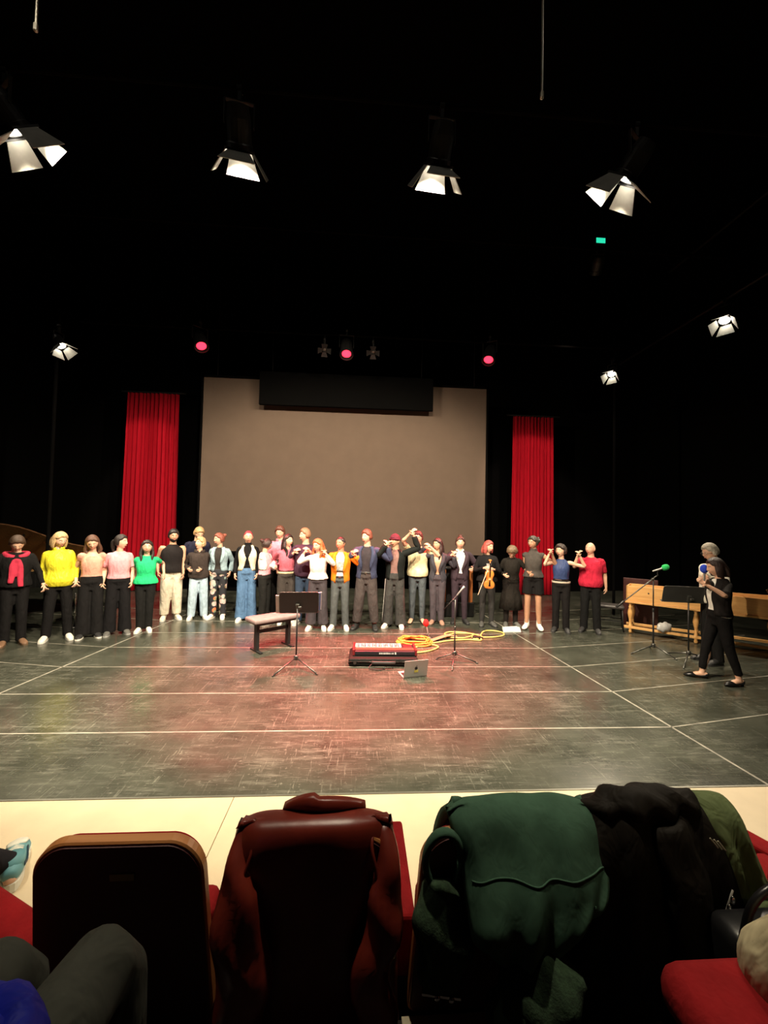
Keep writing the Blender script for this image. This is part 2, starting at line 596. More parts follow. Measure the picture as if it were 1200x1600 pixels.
def lamp(name, label, loc, aim, power, col, deg, kind='fresnel', size=1.0, blend=0.6, flaps=(22, 75, 36, 36), lens=None, group=None, on=True, fmat=None, bar=None):
    """theatre lamp: housing, yoke, clamp, lens and barn doors; it shines along its own axis"""
    t = thing(name, label, 'stage light', loc, 0, group)
    R = rotator(loc, aim)
    s = size

    def place(mb):
        mb.v = [tuple(R @ Vector(q)) for q in mb.v]
        return mb
    # the lens centre is at the origin, the housing lies behind it
    place(MB().lathe([(0.05 * s, -0.30 * s), (0.085 * s, -0.29 * s), (0.105 * s, -0.20 * s), (0.105 * s, -0.04 * s), (0.115 * s, -0.03 * s), (0.115 * s, 0.005 * s), (0.098 * s, 0.005 * s), (0.095 * s, -0.01 * s)], n=20)).build('housing', BLACK_METAL, t, smooth=False)
    ln = place(MB().lathe([(0.094 * s, -0.008 * s), (0.075 * s, 0.004 * s), (0.04 * s, 0.010 * s), (0.005 * s, 0.012 * s)], n=20)).build('lens', lens or LENS_W, t, smooth=True)
    yk = MB()
    a, b, top = R @ Vector((0.125 * s, 0, -0.15 * s)), R @ Vector((-0.125 * s, 0, -0.15 * s)), Vector((0, 0, 0.20 * s))
    m = (a + b) / 2
    ta, tb = a + Vector((0, 0, 0.22 * s)), b + Vector((0, 0, 0.22 * s))
    yk.bar(a, ta, 0.03 * s, 0.006 * s).bar(b, tb, 0.03 * s, 0.006 * s).bar(ta, tb, 0.03 * s, 0.008 * s)
    yk.build('yoke', BLACK_METAL, t)
    tm = (ta + tb) / 2
    cl = MB().bar(tm, tm + Vector((0, 0, 0.09)), 0.04, 0.03)
    cl.lathe([(0.035, -0.02), (0.035, 0.02), (0.028, 0.02), (0.028, -0.02)], tuple(tm + Vector((0, 0, 0.11))), 12, (1, 0, 0))
    if bar:
        cl.bar(tm + Vector((0, 0, 0.08)), Vector((tm.x if bar[0] is None else bar[0] - loc[0], bar[1] - loc[1], bar[2] - loc[2])), 0.025)
    cl.build('clamp', BLACK_METAL, t)
    if kind == 'fresnel':
        h = 0.115 * s
        place(MB().box((0, h, 0.012 * s), (2.1 * h, 0.008, 0.02 * s)).box((0, -h, 0.012 * s), (2.1 * h, 0.008, 0.02 * s))
              .box((h, 0, 0.012 * s), (0.008, 2.1 * h, 0.02 * s)).box((-h, 0, 0.012 * s), (0.008, 2.1 * h, 0.02 * s))).build('door_frame', BLACK_METAL, t)
        L = 0.21 * s
        for ang, dr in zip(flaps, ((0, 1), (0, -1), (1, 0), (-1, 0))):
            an = math.radians(ang)
            o = Vector((dr[0], dr[1], 0))
            sd = Vector((-dr[1], dr[0], 0))
            base = o * h * 1.02 + Vector((0, 0, 0.022 * s))
            tip = base + (o * math.sin(an) + Vector((0, 0, 1)) * math.cos(an)) * L
            nrm = (o * math.cos(an) - Vector((0, 0, 1)) * math.sin(an)) * 0.003
            w0, w1 = h * 0.80, h * 1.35
            q = [base - sd * w0, base + sd * w0, tip + sd * w1, tip - sd * w1]
            vs = [p - nrm for p in q] + [p + nrm for p in q]
            place(MB().add(vs, [(3, 2, 1, 0), (4, 5, 6, 7), (0, 1, 5, 4), (1, 2, 6, 5), (2, 3, 7, 6), (3, 0, 4, 7)])).build('barn_door', fmat or FLAP, t)
    elif kind == 'par':
        place(MB().lathe([(0.116 * s, 0.0), (0.118 * s, 0.02), (0.118 * s, 0.035 * s), (0.112 * s, 0.035 * s), (0.112 * s, 0.0)], n=20)).build('snoot', BLACK_METAL, t)
    if on and power > 0:
        d = (Vector(aim) - Vector(loc)).normalized()
        sp = spot('beam', Vector(loc) + d * (0.03 * s), aim, power, col, deg, blend, 0.07 * s)
        sp.parent = t
        sp.location = d * (0.03 * s)
    return t, tm


def pipe(name, label, a, b, r=0.025):
    o = MB().tube([a, b], [r], (0, 0, 1) if abs((Vector(b) - Vector(a)).normalized().z) < 0.9 else (1, 0, 0), 10).build(name, BLACK_WALL if 'boom' in name or name == 'lighting_bar' else BLACK_METAL)
    c = Vector(a)
    o.data.transform(Matrix.Translation(-c))
    o.location = c
    if name == 'lighting_bar':
        for k in (0.12, 0.88):
            q = (Vector(b) - c) * k
            MB().tube([tuple(q), (q.x, q.y, 10.5 - c.z)], [0.006], (1, 0, 0), 6).build('hanger', BLACK_WALL, o)
    return tag(o, label, 'rigging')


KL = ['bright front stage lamp with grey barn doors at the left end of the bar', 'front stage lamp seen from behind, hanging left of centre on the front bar',
      'front stage lamp seen from behind, hanging right of centre on the front bar', 'bright front stage lamp with grey barn doors, nearest the green exit light']
for (loc, aim, _), lab in zip(KEY_LAMPS, KL):
    lamp('stage_lamp', lab, loc, aim, KEY_POWER, WARM, 112, group='front stage lamps', blend=0.35, bar=(None, 3.5, 5.86))
RL = ['red stage lamp high above the bearded performer', 'red stage lamp in the middle above the surtitle board', 'red stage lamp above the screen corner beside the right-hand curtain']
for (loc, aim), lab in zip(RED_LAMPS, RL):
    lamp('red_lamp', lab, loc, aim, RED_POWER, (1.0, 0.04, 0.06), 39, 'par', 1.25, 0.5, lens=LENS_R, group='red stage lamps', bar=(None, 8.72, 6.16))
SL = ['small bright side lamp high above the yellow blouse, by the dark side wall', 'small bright side lamp high above the bald performer', 'bright side lamp high on the wall rail above the harpsichord']
BARS = {-5.51: (-5.65, 7.6, 5.45), 5.80: (5.95, 8.95, 6.0), 7.30: (7.45, 7.5, 6.80)}
for (loc, aim), lab in zip(SIDE_LAMPS, SL):
    lamp('side_lamp', lab, loc, aim, SIDE_POWER, WARM, 75, size=0.95 if loc[0] > 7 else 0.75, blend=0.7, flaps=(40, 22, 30, 30), group='side stage lamps', bar=BARS[loc[0]])
for i, x in enumerate((-0.85, 0.21)):
    lamp('unlit_lamp', ['unlit stage lamp with grey doors hanging left of the middle red lamp', 'unlit stage lamp with grey doors hanging right of the middle red lamp'][i],
         (x, 8.6, 5.76), (x * 0.5, 4.5, 0.5), 0, WARM, 40, size=0.45, bar=(None, 8.72, 6.16), lens=DARK_STEEL, flaps=(80, 80, 70, 70), on=False, fmat=BLACK_METAL, group='unlit stage lamps')
for (loc, aim), lab in zip(CURTAIN_LAMPS, ('black stage lamp lighting the curtain on the piano side', 'black stage lamp lighting the curtain on the harpsichord side')):
    lamp('curtain_lamp', lab, loc, aim, CURTAIN_POWER, (1.0, 0.75, 0.6), 46, 'par', 0.9, 0.35, group='curtain lamps', bar=(None, 7.1, 7.28))
for i, loc in enumerate(HOUSE_LAMPS):
    lamp('house_lamp', 'ceiling house lamp above the %s of the beige floor' % ('left end', 'middle', 'right end')[i], loc, (loc[0], loc[1] + 0.1, 0), HOUSE_POWER, (1.0, 0.86, 0.64), 58, 'par', 1.1, 0.9, group='house lamps', bar=(None, 2.25, 8.05))

pipe('lighting_bar', 'long black lighting bar carrying the four front stage lamps', (-6, 3.5, 5.86), (6, 3.5, 5.86))
pipe('lighting_bar', 'long black lighting bar carrying the red lamps', (-6, 8.72, 6.16), (6, 8.72, 6.16))
pipe('lighting_bar', 'black lighting bar carrying the curtain lamps', (-7.5, 7.1, 7.28), (7.0, 7.1, 7.28))
pipe('lighting_bar', 'black ceiling bar carrying the house lamps', (-4, 2.25, 8.05), (4, 2.25, 8.05))
pipe('wall_rail', 'upper handrail of the gallery along the harpsichord side wall', (8.0, 4.5, 8.80), (8.0, 9.8, 8.80), 0.03)
pipe('wall_rail', 'lower rail along the side wall carrying a bright side lamp', (7.45, 4.5, 6.80), (7.45, 11.0, 6.80), 0.03)
pipe('lamp_boom', 'vertical black pole carrying the side lamp above the bald performer', (5.95, 8.95, 0.02), (5.95, 8.95, 6.3), 0.03)
pipe('lamp_boom', 'vertical black pole carrying the side lamp above the yellow blouse', (-5.65, 7.6, 0.02), (-5.65, 7.6, 5.75), 0.03)
STEEL_CABLE = plain('steel_cable', (0.6, 0.58, 0.5), 0.4, 0.5)
for x, z0, lab in ((1.38, 5.46, 'thin pale cable hanging from the dark ceiling above the bright right lamp'), (-2.49, 5.63, 'thin pale cable hanging from the dark ceiling in the top left corner')):
    o = MB().tube([(0, 0, 0), (0, 0, 4.9)], [0.008], n=8).lathe([(0.004, -0.03), (0.015, -0.02), (0.015, 0.03), (0.008, 0.04)], n=10).build('hanging_cable', STEEL_CABLE)
    o.location = (x, 3.0, z0)
    tag(o, lab, 'cable')
ex = thing('exit_light', 'small green exit light glowing on the dark side wall', 'exit light', (5.60, 9.0, 8.90))
MB().box((0, 0, 0), (0.26, 0.08, 0.18)).build('case', BLACK_METAL, ex, bevel=0.01)
MB().box((0, -0.045, -0.01), (0.22, 0.012, 0.12)).build('glowing_panel', emit('exit_green', (0.02, 0.62, 0.36), 1.3), ex, bevel=0.003)
MB().tube([(0, 0, 0.08), (0, 0, 1.6)], [0.012], n=8).build('hanger', BLACK_METAL, ex)

# ------------------------------------------------------------------ people
def V(*a):
    return np.array(a, float)


def unit(v):
    return v / max(np.linalg.norm(v), 1e-9)


SKINS = {'fair': (0.62, 0.37, 0.25), 'warm': (0.52, 0.29, 0.18), 'tan': (0.40, 0.21, 0.125), 'brown': (0.20, 0.095, 0.055), 'pale': (0.68, 0.45, 0.33)}


def skin(k):
    key = 'skin_' + k
    if key in MATS:
        return MATS[key]
    m = plain(key, SKINS[k], 0.5, var=0.06, scale=30)
    p = m.node_tree.nodes['Principled BSDF']
    p.inputs['Subsurface Weight'].default_value = 0.0
    return m


def hair_mat(col):
    key = 'hair_%d_%d_%d' % tuple(int(c * 999) for c in col)
    if key in MATS:
        return MATS[key]
    m, nt, p = nodes_of(key)
    v = coords(nt, (1, 1, 0.12))
    f = noise(nt, v, 130.0, 3, 0.6, 0.4)
    nt.links.new(ramp(nt, f, [(0.35, [c * 0.55 for c in col]), (0.68, [min(1, c * 1.35) for c in col])]), p.inputs['Base Color'])
    p.inputs['Roughness'].default_value = 0.42
    bump(nt, p, f, 0.7, 0.012)
    MATS[key] = m
    return m


def head_points(seg=36, rings=26):
    pts = [(0, 0, 1)]
    for i in range(1, rings):
        t = PI * i / rings
        for j in range(seg):
            u = 2 * PI * j / seg
            pts.append((math.sin(t) * math.cos(u), math.sin(t) * math.sin(u), math.cos(t)))
    pts.append((0, 0, -1))
    fs = [(0, 1 + j, 1 + (j + 1) % seg) for j in range(seg)]
    for i in range(rings - 2):
        for j in range(seg):
            a, b = 1 + i * seg + j, 1 + i * seg + (j + 1) % seg
            fs.append((a, a + seg, b + seg, b))
    l = len(pts) - 1
    o = 1 + (rings - 2) * seg
    fs += [(l, o + (j + 1) % seg, o + j) for j in range(seg)]
    return np.array(pts), fs


HD, HF = head_points()


def head_shape(D, face=True):
    p = D * V(0.084, 0.100, 0.121)
    x, y, z = p[:, 0], p[:, 1], p[:, 2]
    t = np.clip(-z / 0.12, 0, 1)
    x = x * (1 - 0.33 * t ** 1.4)
    y = np.where(y < 0, y * (1 - 0.40 * t), y * (0.95 - 0.04 * t))
    if face:
        fr = D[:, 1] > 0.1
        g = lambda q, c, w: np.exp(-((q - c) / w) ** 2)
        ax = np.abs(x)
        y = y + fr * (0.026 * g(x, 0, 0.013) * g(z, -0.022, 0.020) + 0.012 * g(x, 0, 0.010) * g(z, 0.005, 0.02)
                      + 0.002 * g(z, 0.026, 0.011) * g(x, 0, 0.05) - 0.006 * g(ax, 0.032, 0.016) * g(z, 0.004, 0.013)
                      + 0.007 * g(x, 0, 0.022) * g(z, -0.062, 0.011) - 0.004 * g(x, 0, 0.02) * g(z, -0.080, 0.008)
                      + 0.009 * g(x, 0, 0.024) * g(z, -0.103, 0.016) + 0.004 * g(ax, 0.045, 0.018) * g(z, -0.03, 0.02))
    return np.stack([x, y, z], 1)


def smooth01(a, b, x):
    t = np.clip((x - a) / (b - a), 0, 1)
    return t * t * (3 - 2 * t)


def person(label, x, y, H, face=0.0, L=None, R=None, top=None, jacket=None, bottom=None, shoes=None, hair=None,
           skin_k='fair', female=False, girth=1.0, lean=0.0, side=0.0, look=None, nod=0.0, tilt=0.0, stance=0.10, step=(0, 0),
           z=0.0, poleL=None, poleR=None, sit=None, extra=None, curl=0.6, name='person', palmL=None, palmR=None, toes=(-14, 14)):
    """one standing (or sitting) figure; angles in degrees, 0 faces the audience, positive turns to +x"""
    s = H / 1.75
    root = thing(name, label, 'person', (x, y, z))
    root['group'] = 'performers on stage' if sit is None else 'audience'
    if sit is None:
        # the angles are given as the audience sees them: add the bearing of the spot on the stage
        bear = 0.8 * math.degrees(math.atan2(-x, y))
        look = (face if look is None else look) + bear
        face += bear
    a = math.radians(face)
    fw, sd, UP = V(math.sin(a), -math.cos(a), 0), V(math.cos(a), math.sin(a), 0), V(0, 0, 1)
    hip_z = 0.93 * s if sit is None else sit['seat']
    dz = hip_z - 0.93 * s
    la, ti = math.radians(lean), math.radians(side)

    def bp(u, f, h):
        """body point: sideways, forwards, height (upright); the trunk leans about the hips"""
        h = h * s + dz
        u, f = u * s, f * s
        r = h - hip_z
        if r > 0:
            f2 = f * math.cos(la) + r * math.sin(la)
            r2 = r * math.cos(la) - f * math.sin(la)
            u2 = u * math.cos(ti) + r2 * math.sin(ti)
            r2 = r2 * math.cos(ti) - u * math.sin(ti)
            u, f, h = u2, f2, hip_z + r2
        return sd * u + fw * f + UP * h
    # trunk rings: height, half width, half depth, forward shift
    if female:
        T = [(0.865, .110, .070, -.005), (0.92, .165, .112, -.008), (1.0, .150, .102, -.004), (1.09, .124, .092, 0), (1.20, .140, .112, .01), (1.28, .147, .118, .010), (1.36, .146, .092, 0), (1.415, .105, .076, -.01), (1.460, .058, .058, -.012), (1.56, .049, .052, 0.002)]
        shw, ar = 0.150, 0.86
    else:
        T = [(0.865, .110, .070, -.005), (0.92, .156, .108, -.005), (1.0, .148, .102, 0), (1.09, .146, .104, 0), (1.20, .160, .115, .005), (1.28, .166, .118, .005), (1.36, .166, .102, 0), (1.42, .118, .084, -.01), (1.468, .066, .064, -.012), (1.56, .056, .059, 0.002)]
        shw, ar = 0.175, 0.96
    T = [(h, w * (girth if h < 1.42 else 1), d * (girth if h < 1.42 else 1), f) for h, w, d, f in T]
    body = MB()
    trunk_pts = [bp(0, f, h) for h, w, d, f in T]
    body.tube(trunk_pts, [(w * s, d * s) for h, w, d, f in T], sd, 16, 3)
    # legs
    hips, knees, ankles, feet_dir = {}, {}, {}, {}
    for k, sg in (('L', -1), ('R', 1)):
        st = step[0] if k == 'L' else step[1]
        hips[k] = bp(sg * 0.085, 0, 0.90)
        if sit is None:
            ankles[k] = sd * sg * stance * s + fw * st + UP * 0.085 * s
            mid = (hips[k] + ankles[k]) / 2
            knees[k] = mid + fw * 0.025 * s + UP * 0.01
        else:
            knees[k] = np.array(sit['knee' + k]) - V(x, y, z)
            ankles[k] = np.array(sit['ankle' + k]) - V(x, y, z)
        an = math.radians(toes[0] if k == 'L' else toes[1])
        feet_dir[k] = unit(fw * math.cos(an) + sd * math.sin(an))
        g = 0.5 + 0.5 * girth
        body.tube([hips[k] + UP * 0.02, hips[k] * .6 + knees[k] * .4, knees[k], knees[k] * .6 + ankles[k] * .4 + (-fw * 0.015 if sit is None else 0), ankles[k] + UP * 0.01, ankles[k] - UP * 0.03],
                  [.085 * s * g, .074 * s * g, .054 * s, .054 * s, .036 * s, .036 * s], sd, 12, 3)
        fd = feet_dir[k]
        fl = 0.25 * s
        fa = ankles[k] - UP * 0.035 * s
        body.tube([fa - fd * 0.055 * s, fa - fd * 0.02 * s + UP * 0.008, fa + fd * 0.07 * s, fa + fd * 0.14 * s - UP * 0.018 * s, fa + fd * 0.185 * s - UP * 0.026 * s],
                  [(.030 * s, .030 * s), (.036 * s, .040 * s), (.040 * s, .034 * s), (.043 * s, .020 * s), (.032 * s, .014 * s)], np.cross(fd, UP), 10, 2, 0.8)
    # arms
    sh, el, wr, hd = {}, {}, {}, {}
    l1, l2, lh = 0.285 * s, 0.245 * s, 0.085 * s
    for k, sg, tgt, pole, palm in (('L', -1, L, poleL, palmL), ('R', 1, R, poleR, palmR)):
        S = bp(sg * shw * (0.5 + 0.5 * girth), -0.005, 1.392)
        sh[k] = S
        if tgt is None:
            tgt_l = S + sd * sg * 0.10 * s + fw * 0.07 * s - UP * 0.59 * s
        else:
            tgt_l = np.array(tgt, float) - V(x, y, z)
        d = tgt_l - S
        dist = np.linalg.norm(d)
        reach = (l1 + l2 + lh) * 0.985
        if dist > reach:
            tgt_l = S + d / dist * reach
            dist = reach
        dist = max(dist, 0.16 * s)
        d = unit(tgt_l - S)
        b2 = l2 + lh
        ca = np.clip((l1 * l1 + dist * dist - b2 * b2) / (2 * l1 * dist), -1, 1)
        low = tgt is None or tgt_l[2] < S[2] - 0.30 * s
        pol = V(*pole) if pole is not None else (sd * sg * 0.35 - fw * 1.0 if low else sd * sg * 0.8 - UP * 0.9 - fw * 0.3)
        pol = unit(pol - d * (pol @ d))
        E = S + d * (l1 * ca) + pol * (l1 * math.sqrt(max(0, 1 - ca * ca)))
        fdv = unit(tgt_l - E)
        W = E + fdv * l2
        el[k], wr[k] = E, W
        inn = bp(sg * (shw - 0.075), -0.005, 1.368)
        body.tube([inn, S + UP * 0.006, S * .6 + E * .4, E, E * .65 + W * .35, W], [.042 * s * ar, .052 * s * ar, .047 * s * ar, .038 * s * ar, .037 * s * ar, .025 * s * ar], fw, 10, 3)
        # hand: palm, four fingers of unequal length bent at the knuckles, thumb from the side of the palm
        pn = V(*palm) if palm is not None else (-sd * sg * 0.8 - fw * 0.3)
        pn = unit(pn - fdv * (pn @ fdv))
        ac = np.cross(fdv, pn)                      # across the palm
        if ac @ fw < 0:
            ac = -ac                                # thumb side faces forward
        if tgt is not None and abs(fdv @ UP) > 0.6 and fdv @ UP > 0:
            pass
        hs = s * ar
        body.tube([W - fdv * 0.01, W + fdv * 0.03 * hs, W + fdv * 0.085 * hs], [(.024 * hs, .018 * hs), (.036 * hs, .016 * hs), (.040 * hs, .013 * hs)], ac, 10, 2, 0.5)
        for q, (off, ln) in enumerate(((0.030, .072), (0.010, .080), (-0.011, .075), (-0.031, .058))):
            b0 = W + fdv * 0.082 * hs + ac * off * hs
            c1, c2 = curl * 0.8 + 0.06 * q, curl * 1.9 + 0.1 * q
            spread = ac * off * 0.35
            d1 = unit(fdv * math.cos(c1) + pn * math.sin(c1) + spread)
            d2 = unit(fdv * math.cos(c2) + pn * math.sin(c2) + spread)
            p1 = b0 + d1 * ln * 0.5 * hs
            body.tube([b0 - fdv * 0.012, p1, p1 + d2 * ln * 0.5 * hs], [.0100 * hs, .0092 * hs, .0075 * hs], ac, 8, 2, 0.8)
        t0 = W + fdv * 0.025 * hs + ac * 0.030 * hs
        t1 = t0 + unit(fdv * 0.65 + ac * 0.75 + pn * 0.25) * 0.042 * hs
        body.tube([t0 - ac * 0.012, t1, t1 + unit(fdv * 0.95 + ac * 0.15 + pn * 0.45) * 0.034 * hs], [.013 * hs, .0110 * hs, .0085 * hs], pn, 8, 2, 0.8)
        hd[k] = W + fdv * 0.09 * hs
    # head
    hsz = 0.5 + 0.5 * s
    look = face if look is None else look
    ha, hp, ht = math.radians(look), math.radians(nod), math.radians(tilt)
    hf = V(math.sin(ha), -math.cos(ha), 0) * math.cos(hp) - UP * math.sin(hp)
    hs_ = V(math.cos(ha), math.sin(ha), 0)
    hu = np.cross(hf, hs_)
    hu, hs_ = hu * math.cos(ht) + hs_ * math.sin(ht), hs_ * math.cos(ht) - hu * math.sin(ht)
    neck = bp(0, 0.004, 1.52)
    hc = neck + unit(bp(0, 0, 1.6) - bp(0, 0, 1.4)) * 0.045 * s + hu * 0.068 * hsz + hf * 0.018 * hsz
    top_z = 1.75 * s + dz

    def hpt(P):
        P = np.atleast_2d(P) * hsz
        return hc + P[:, :1] * hs_ + P[:, 1:2] * hf + P[:, 2:] * hu
    body.add(hpt(head_shape(HD)), HF)
    for sg in (-1, 1):
        body.sphere(hpt(V(sg * 0.086, -0.008, -0.008))[0], (0.010 * hsz, 0.020 * hsz, 0.032 * hsz), 8, 6, (hs_, hf, hu))
    body.build('body', skin(skin_k), root, remesh=0.0085, relax=1, adapt=0.02)
    eye = plain('eye_dark', (0.02, 0.014, 0.01), 0.15)
    ew = plain('eye_white', (0.72, 0.68, 0.62), 0.3)
    for sg in (-1, 1):
        e = MB().sphere(hpt(V(sg * 0.032, 0.0820, 0.004))[0], 0.0088 * hsz, 10, 8).build('eye', ew, root, True)
        MB().sphere(hpt(V(sg * 0.032, 0.0866, 0.004))[0], 0.0056 * hsz, 8, 6).build('iris', eye, e, True)
    MB().tube(hpt(np.array([(-0.024, 0.083, -0.060), (-0.010, 0.0935, -0.058), (0, 0.0945, -0.0595), (0.010, 0.0935, -0.058), (0.024, 0.083, -0.060)])), [(.003, .003), (.006, .006), (.006, .006), (.006, .006), (.003, .003)], hu, 8, 2).build('lips', plain('lips', (0.42, 0.13, 0.10), 0.4), root, True)
    hk, hcol = (hair or ('short', (0.05, 0.03, 0.02)))[:2]
    hm = hair_mat(hcol) if hk != 'beanie' else cloth('beanie_wool', hcol, 0.95, 0.3, 40)
    for sg in (-1, 1):
        MB().tube(hpt(np.array([(sg * 0.014, 0.094, 0.027), (sg * 0.034, 0.091, 0.032), (sg * 0.056, 0.074, 0.026)])), [.002, .003, .0015], hu, 6, 2).build('eyebrow', hm, root, True)
    make_hair(root, hk, hm, hpt, hs_, hf, hu, hsz, bp, s, sd, fw)
    # clothes
    D = dict(bp=bp, T=T, s=s, sd=sd, fw=fw, UP=UP, sh=sh, el=el, wr=wr, hips=hips, knees=knees, ankles=ankles, fdir=feet_dir, ar=ar, shw=shw, root=root, hpt=hpt, hd=hd, girth=girth, hfr=(hs_, hf, hu), stance=stance, sit=sit)
    if bottom:
        make_bottom(D, **bottom)
    if top:
        make_top(D, tuck=bool(jacket), **top)
    if jacket:
        make_jacket(D, **jacket)
    if shoes:
        make_shoes(D, **shoes)
    for fn in (extra or []):
        fn(D)
    return root, D


def make_hair(root, kind, mat, hpt, hs_, hf, hu, hsz, bp, s, sd, fw):
    D = HD
    rnd = np.random.RandomState(int(abs(hpt(V(0, 0, 0))[0].sum()) * 997) % 9999)
    dx, dy, dz = D[:, 0], D[:, 1], D[:, 2]
    if kind == 'bald':
        th, low = 0.004, -0.45
        m = smooth01(-0.05, -0.25, dy - 0.0) * smooth01(low, low + 0.12, dz) * smooth01(0.55, 0.35, dz)
    else:
        low = {'short': -0.42, 'crop': -0.35, 'beanie': -0.05}.get(kind, -0.55)
        line = {'beanie': 0.38, 'crop': 0.66}.get(kind, 0.60)
        front = smooth01(line - 0.06, line + 0.06, dz + 0.45 * dx ** 2 + 0.04 * np.sin(dx * 9 + 1.3))
        sidem = smooth01(0.34, 0.20, dy + 0.45 * np.maximum(0, -dz))
        m = np.maximum(front, sidem) * smooth01(low, low + 0.14, dz)
        th = {'short': 0.021, 'crop': 0.008, 'beanie': 0.022, 'curly': 0.034, 'messy': 0.028}.get(kind, 0.022)
    wav = 0.0
    if kind in ('curly', 'messy'):
        wav = 0.010 * np.sin(dx * 14 + 1) * np.sin(dz * 13) * np.sin(dy * 12 + 2)
    elif kind not in ('bald', 'beanie'):
        wav = 0.003 * np.sin(np.arctan2(dx, dy) * 18)
    P = head_shape(D, False)
    n = D / np.linalg.norm(D, axis=1, keepdims=True)
    topup = 0.012 * smooth01(0.3, 1.0, dz) if kind in ('short', 'messy') else 0
    P = P + n * (m * (th + wav + topup) - (1 - m) * 0.012)[:, None]
    mb = MB().add(hpt(P), HF)
    if kind in ('long', 'wavy', 'longwavy'):
        ln = 0.30 if kind != 'bobbed' else 0.16
        w = 0.014 if kind == 'wavy' else 0.004
        base = [(0, -0.075, 0.03), (0, -0.100, -0.06), (0, -0.115, -0.16), (0, -0.110, -0.16 - ln * .45)]
        mb.tube(hpt(np.array(base)), [(.078, .035), (.088, .040), (.090, .034), (.060, .020)], hs_, 12, 3, 0.5)
        for sg in (-1, 1):
            q = [(sg * 0.066, -0.01, 0.05), (sg * 0.088, -0.005, -0.04), (sg * (0.096 + w), 0.010, -0.13), (sg * (0.090 - w), 0.035, -0.21), (sg * (0.080 + w), 0.055, -0.14 - ln * .55)]
            mb.tube(hpt(np.array(q)), [(.026, .036), (.026, .042), (.027, .040), (.024, .034), (.010, .014)], hs_, 10, 3, 0.5)
    if kind == 'bob':
        mb.tube(hpt(np.array([(0, -0.07, 0.03), (0, -0.095, -0.06), (0, -0.095, -0.14)])), [(.082, .04), (.092, .045), (.080, .035)], hs_, 12, 3, 0.5)
        for sg in (-1, 1):
            mb.tube(hpt(np.array([(sg * 0.066, -0.01, 0.05), (sg * 0.090, 0.0, -0.04), (sg * 0.088, 0.012, -0.125)])), [(.026, .045), (.026, .052), (.018, .040)], hs_, 10, 3, 0.5)
    if kind == 'curly':
        for _ in range(26):
            d = rnd.normal(size=3)
            d[1] = -abs(d[1]) - 0.15
            d[2] = abs(d[2]) - 0.3
            d = unit(d)
            mb.sphere(hpt(d * V(0.085, 0.105, 0.125))[0], (0.024 + 0.012 * rnd.rand()) * hsz, 8, 6)
    if kind in ('bun', 'updo'):
        c = (0, -0.115, 0.065) if kind == 'bun' else (0, -0.03, 0.135)
        mb.sphere(hpt(V(*c))[0], 0.045 * hsz, 12, 8)
        mb.sphere(hpt(V(c[0] + .02, c[1] - .02, c[2] + .012))[0], 0.032 * hsz, 10, 6)
    if kind == 'ponytail':
        mb.tube(hpt(np.array([(0, -0.10, 0.03), (0, -0.145, 0.0), (0, -0.150, -0.09), (0, -0.130, -0.20)])), [.026, .036, .034, .012], hs_, 10, 3, 0.5)
    if kind == 'puff':
        for _ in range(14):
            d = rnd.normal(size=3) * 0.022
            mb.sphere(hpt(V(0, -0.135, 0.02) + d)[0], 0.038 * hsz, 8, 6)
    nm = 'beanie' if kind == 'beanie' else 'hair'
    o = mb.build(nm, mat, root, remesh=0.0075, relax=2, adapt=0.03)
    if kind == 'beanie':
        rim = []
        for k in range(24):
            t = 2 * PI * k / 24
            rim.append((0.094 * math.cos(t), 0.112 * math.sin(t), 0.040 - 0.030 * (-math.sin(t) * 0.5 + 0.5)))
        rim.append(rim[0])
        MB().tube(hpt(np.array(rim)), [(.010, .020)], hu, 8).build('cuff', mat, o, True)


def arm_path(D, k, frac):
    """points down the arm to a fraction: 1 = elbow, 2 = wrist"""
    S, E, W = D['sh'][k], D['el'][k], D['wr'][k]
    if frac <= 1:
        return [S, S * (1 - frac * .5) + E * frac * .5, S * (1 - frac) + E * frac]
    g = frac - 1
    return [S, (S + E) / 2, E * 1.0, E * (1 - g * .5) + W * g * .5, E * (1 - g) + W * g]


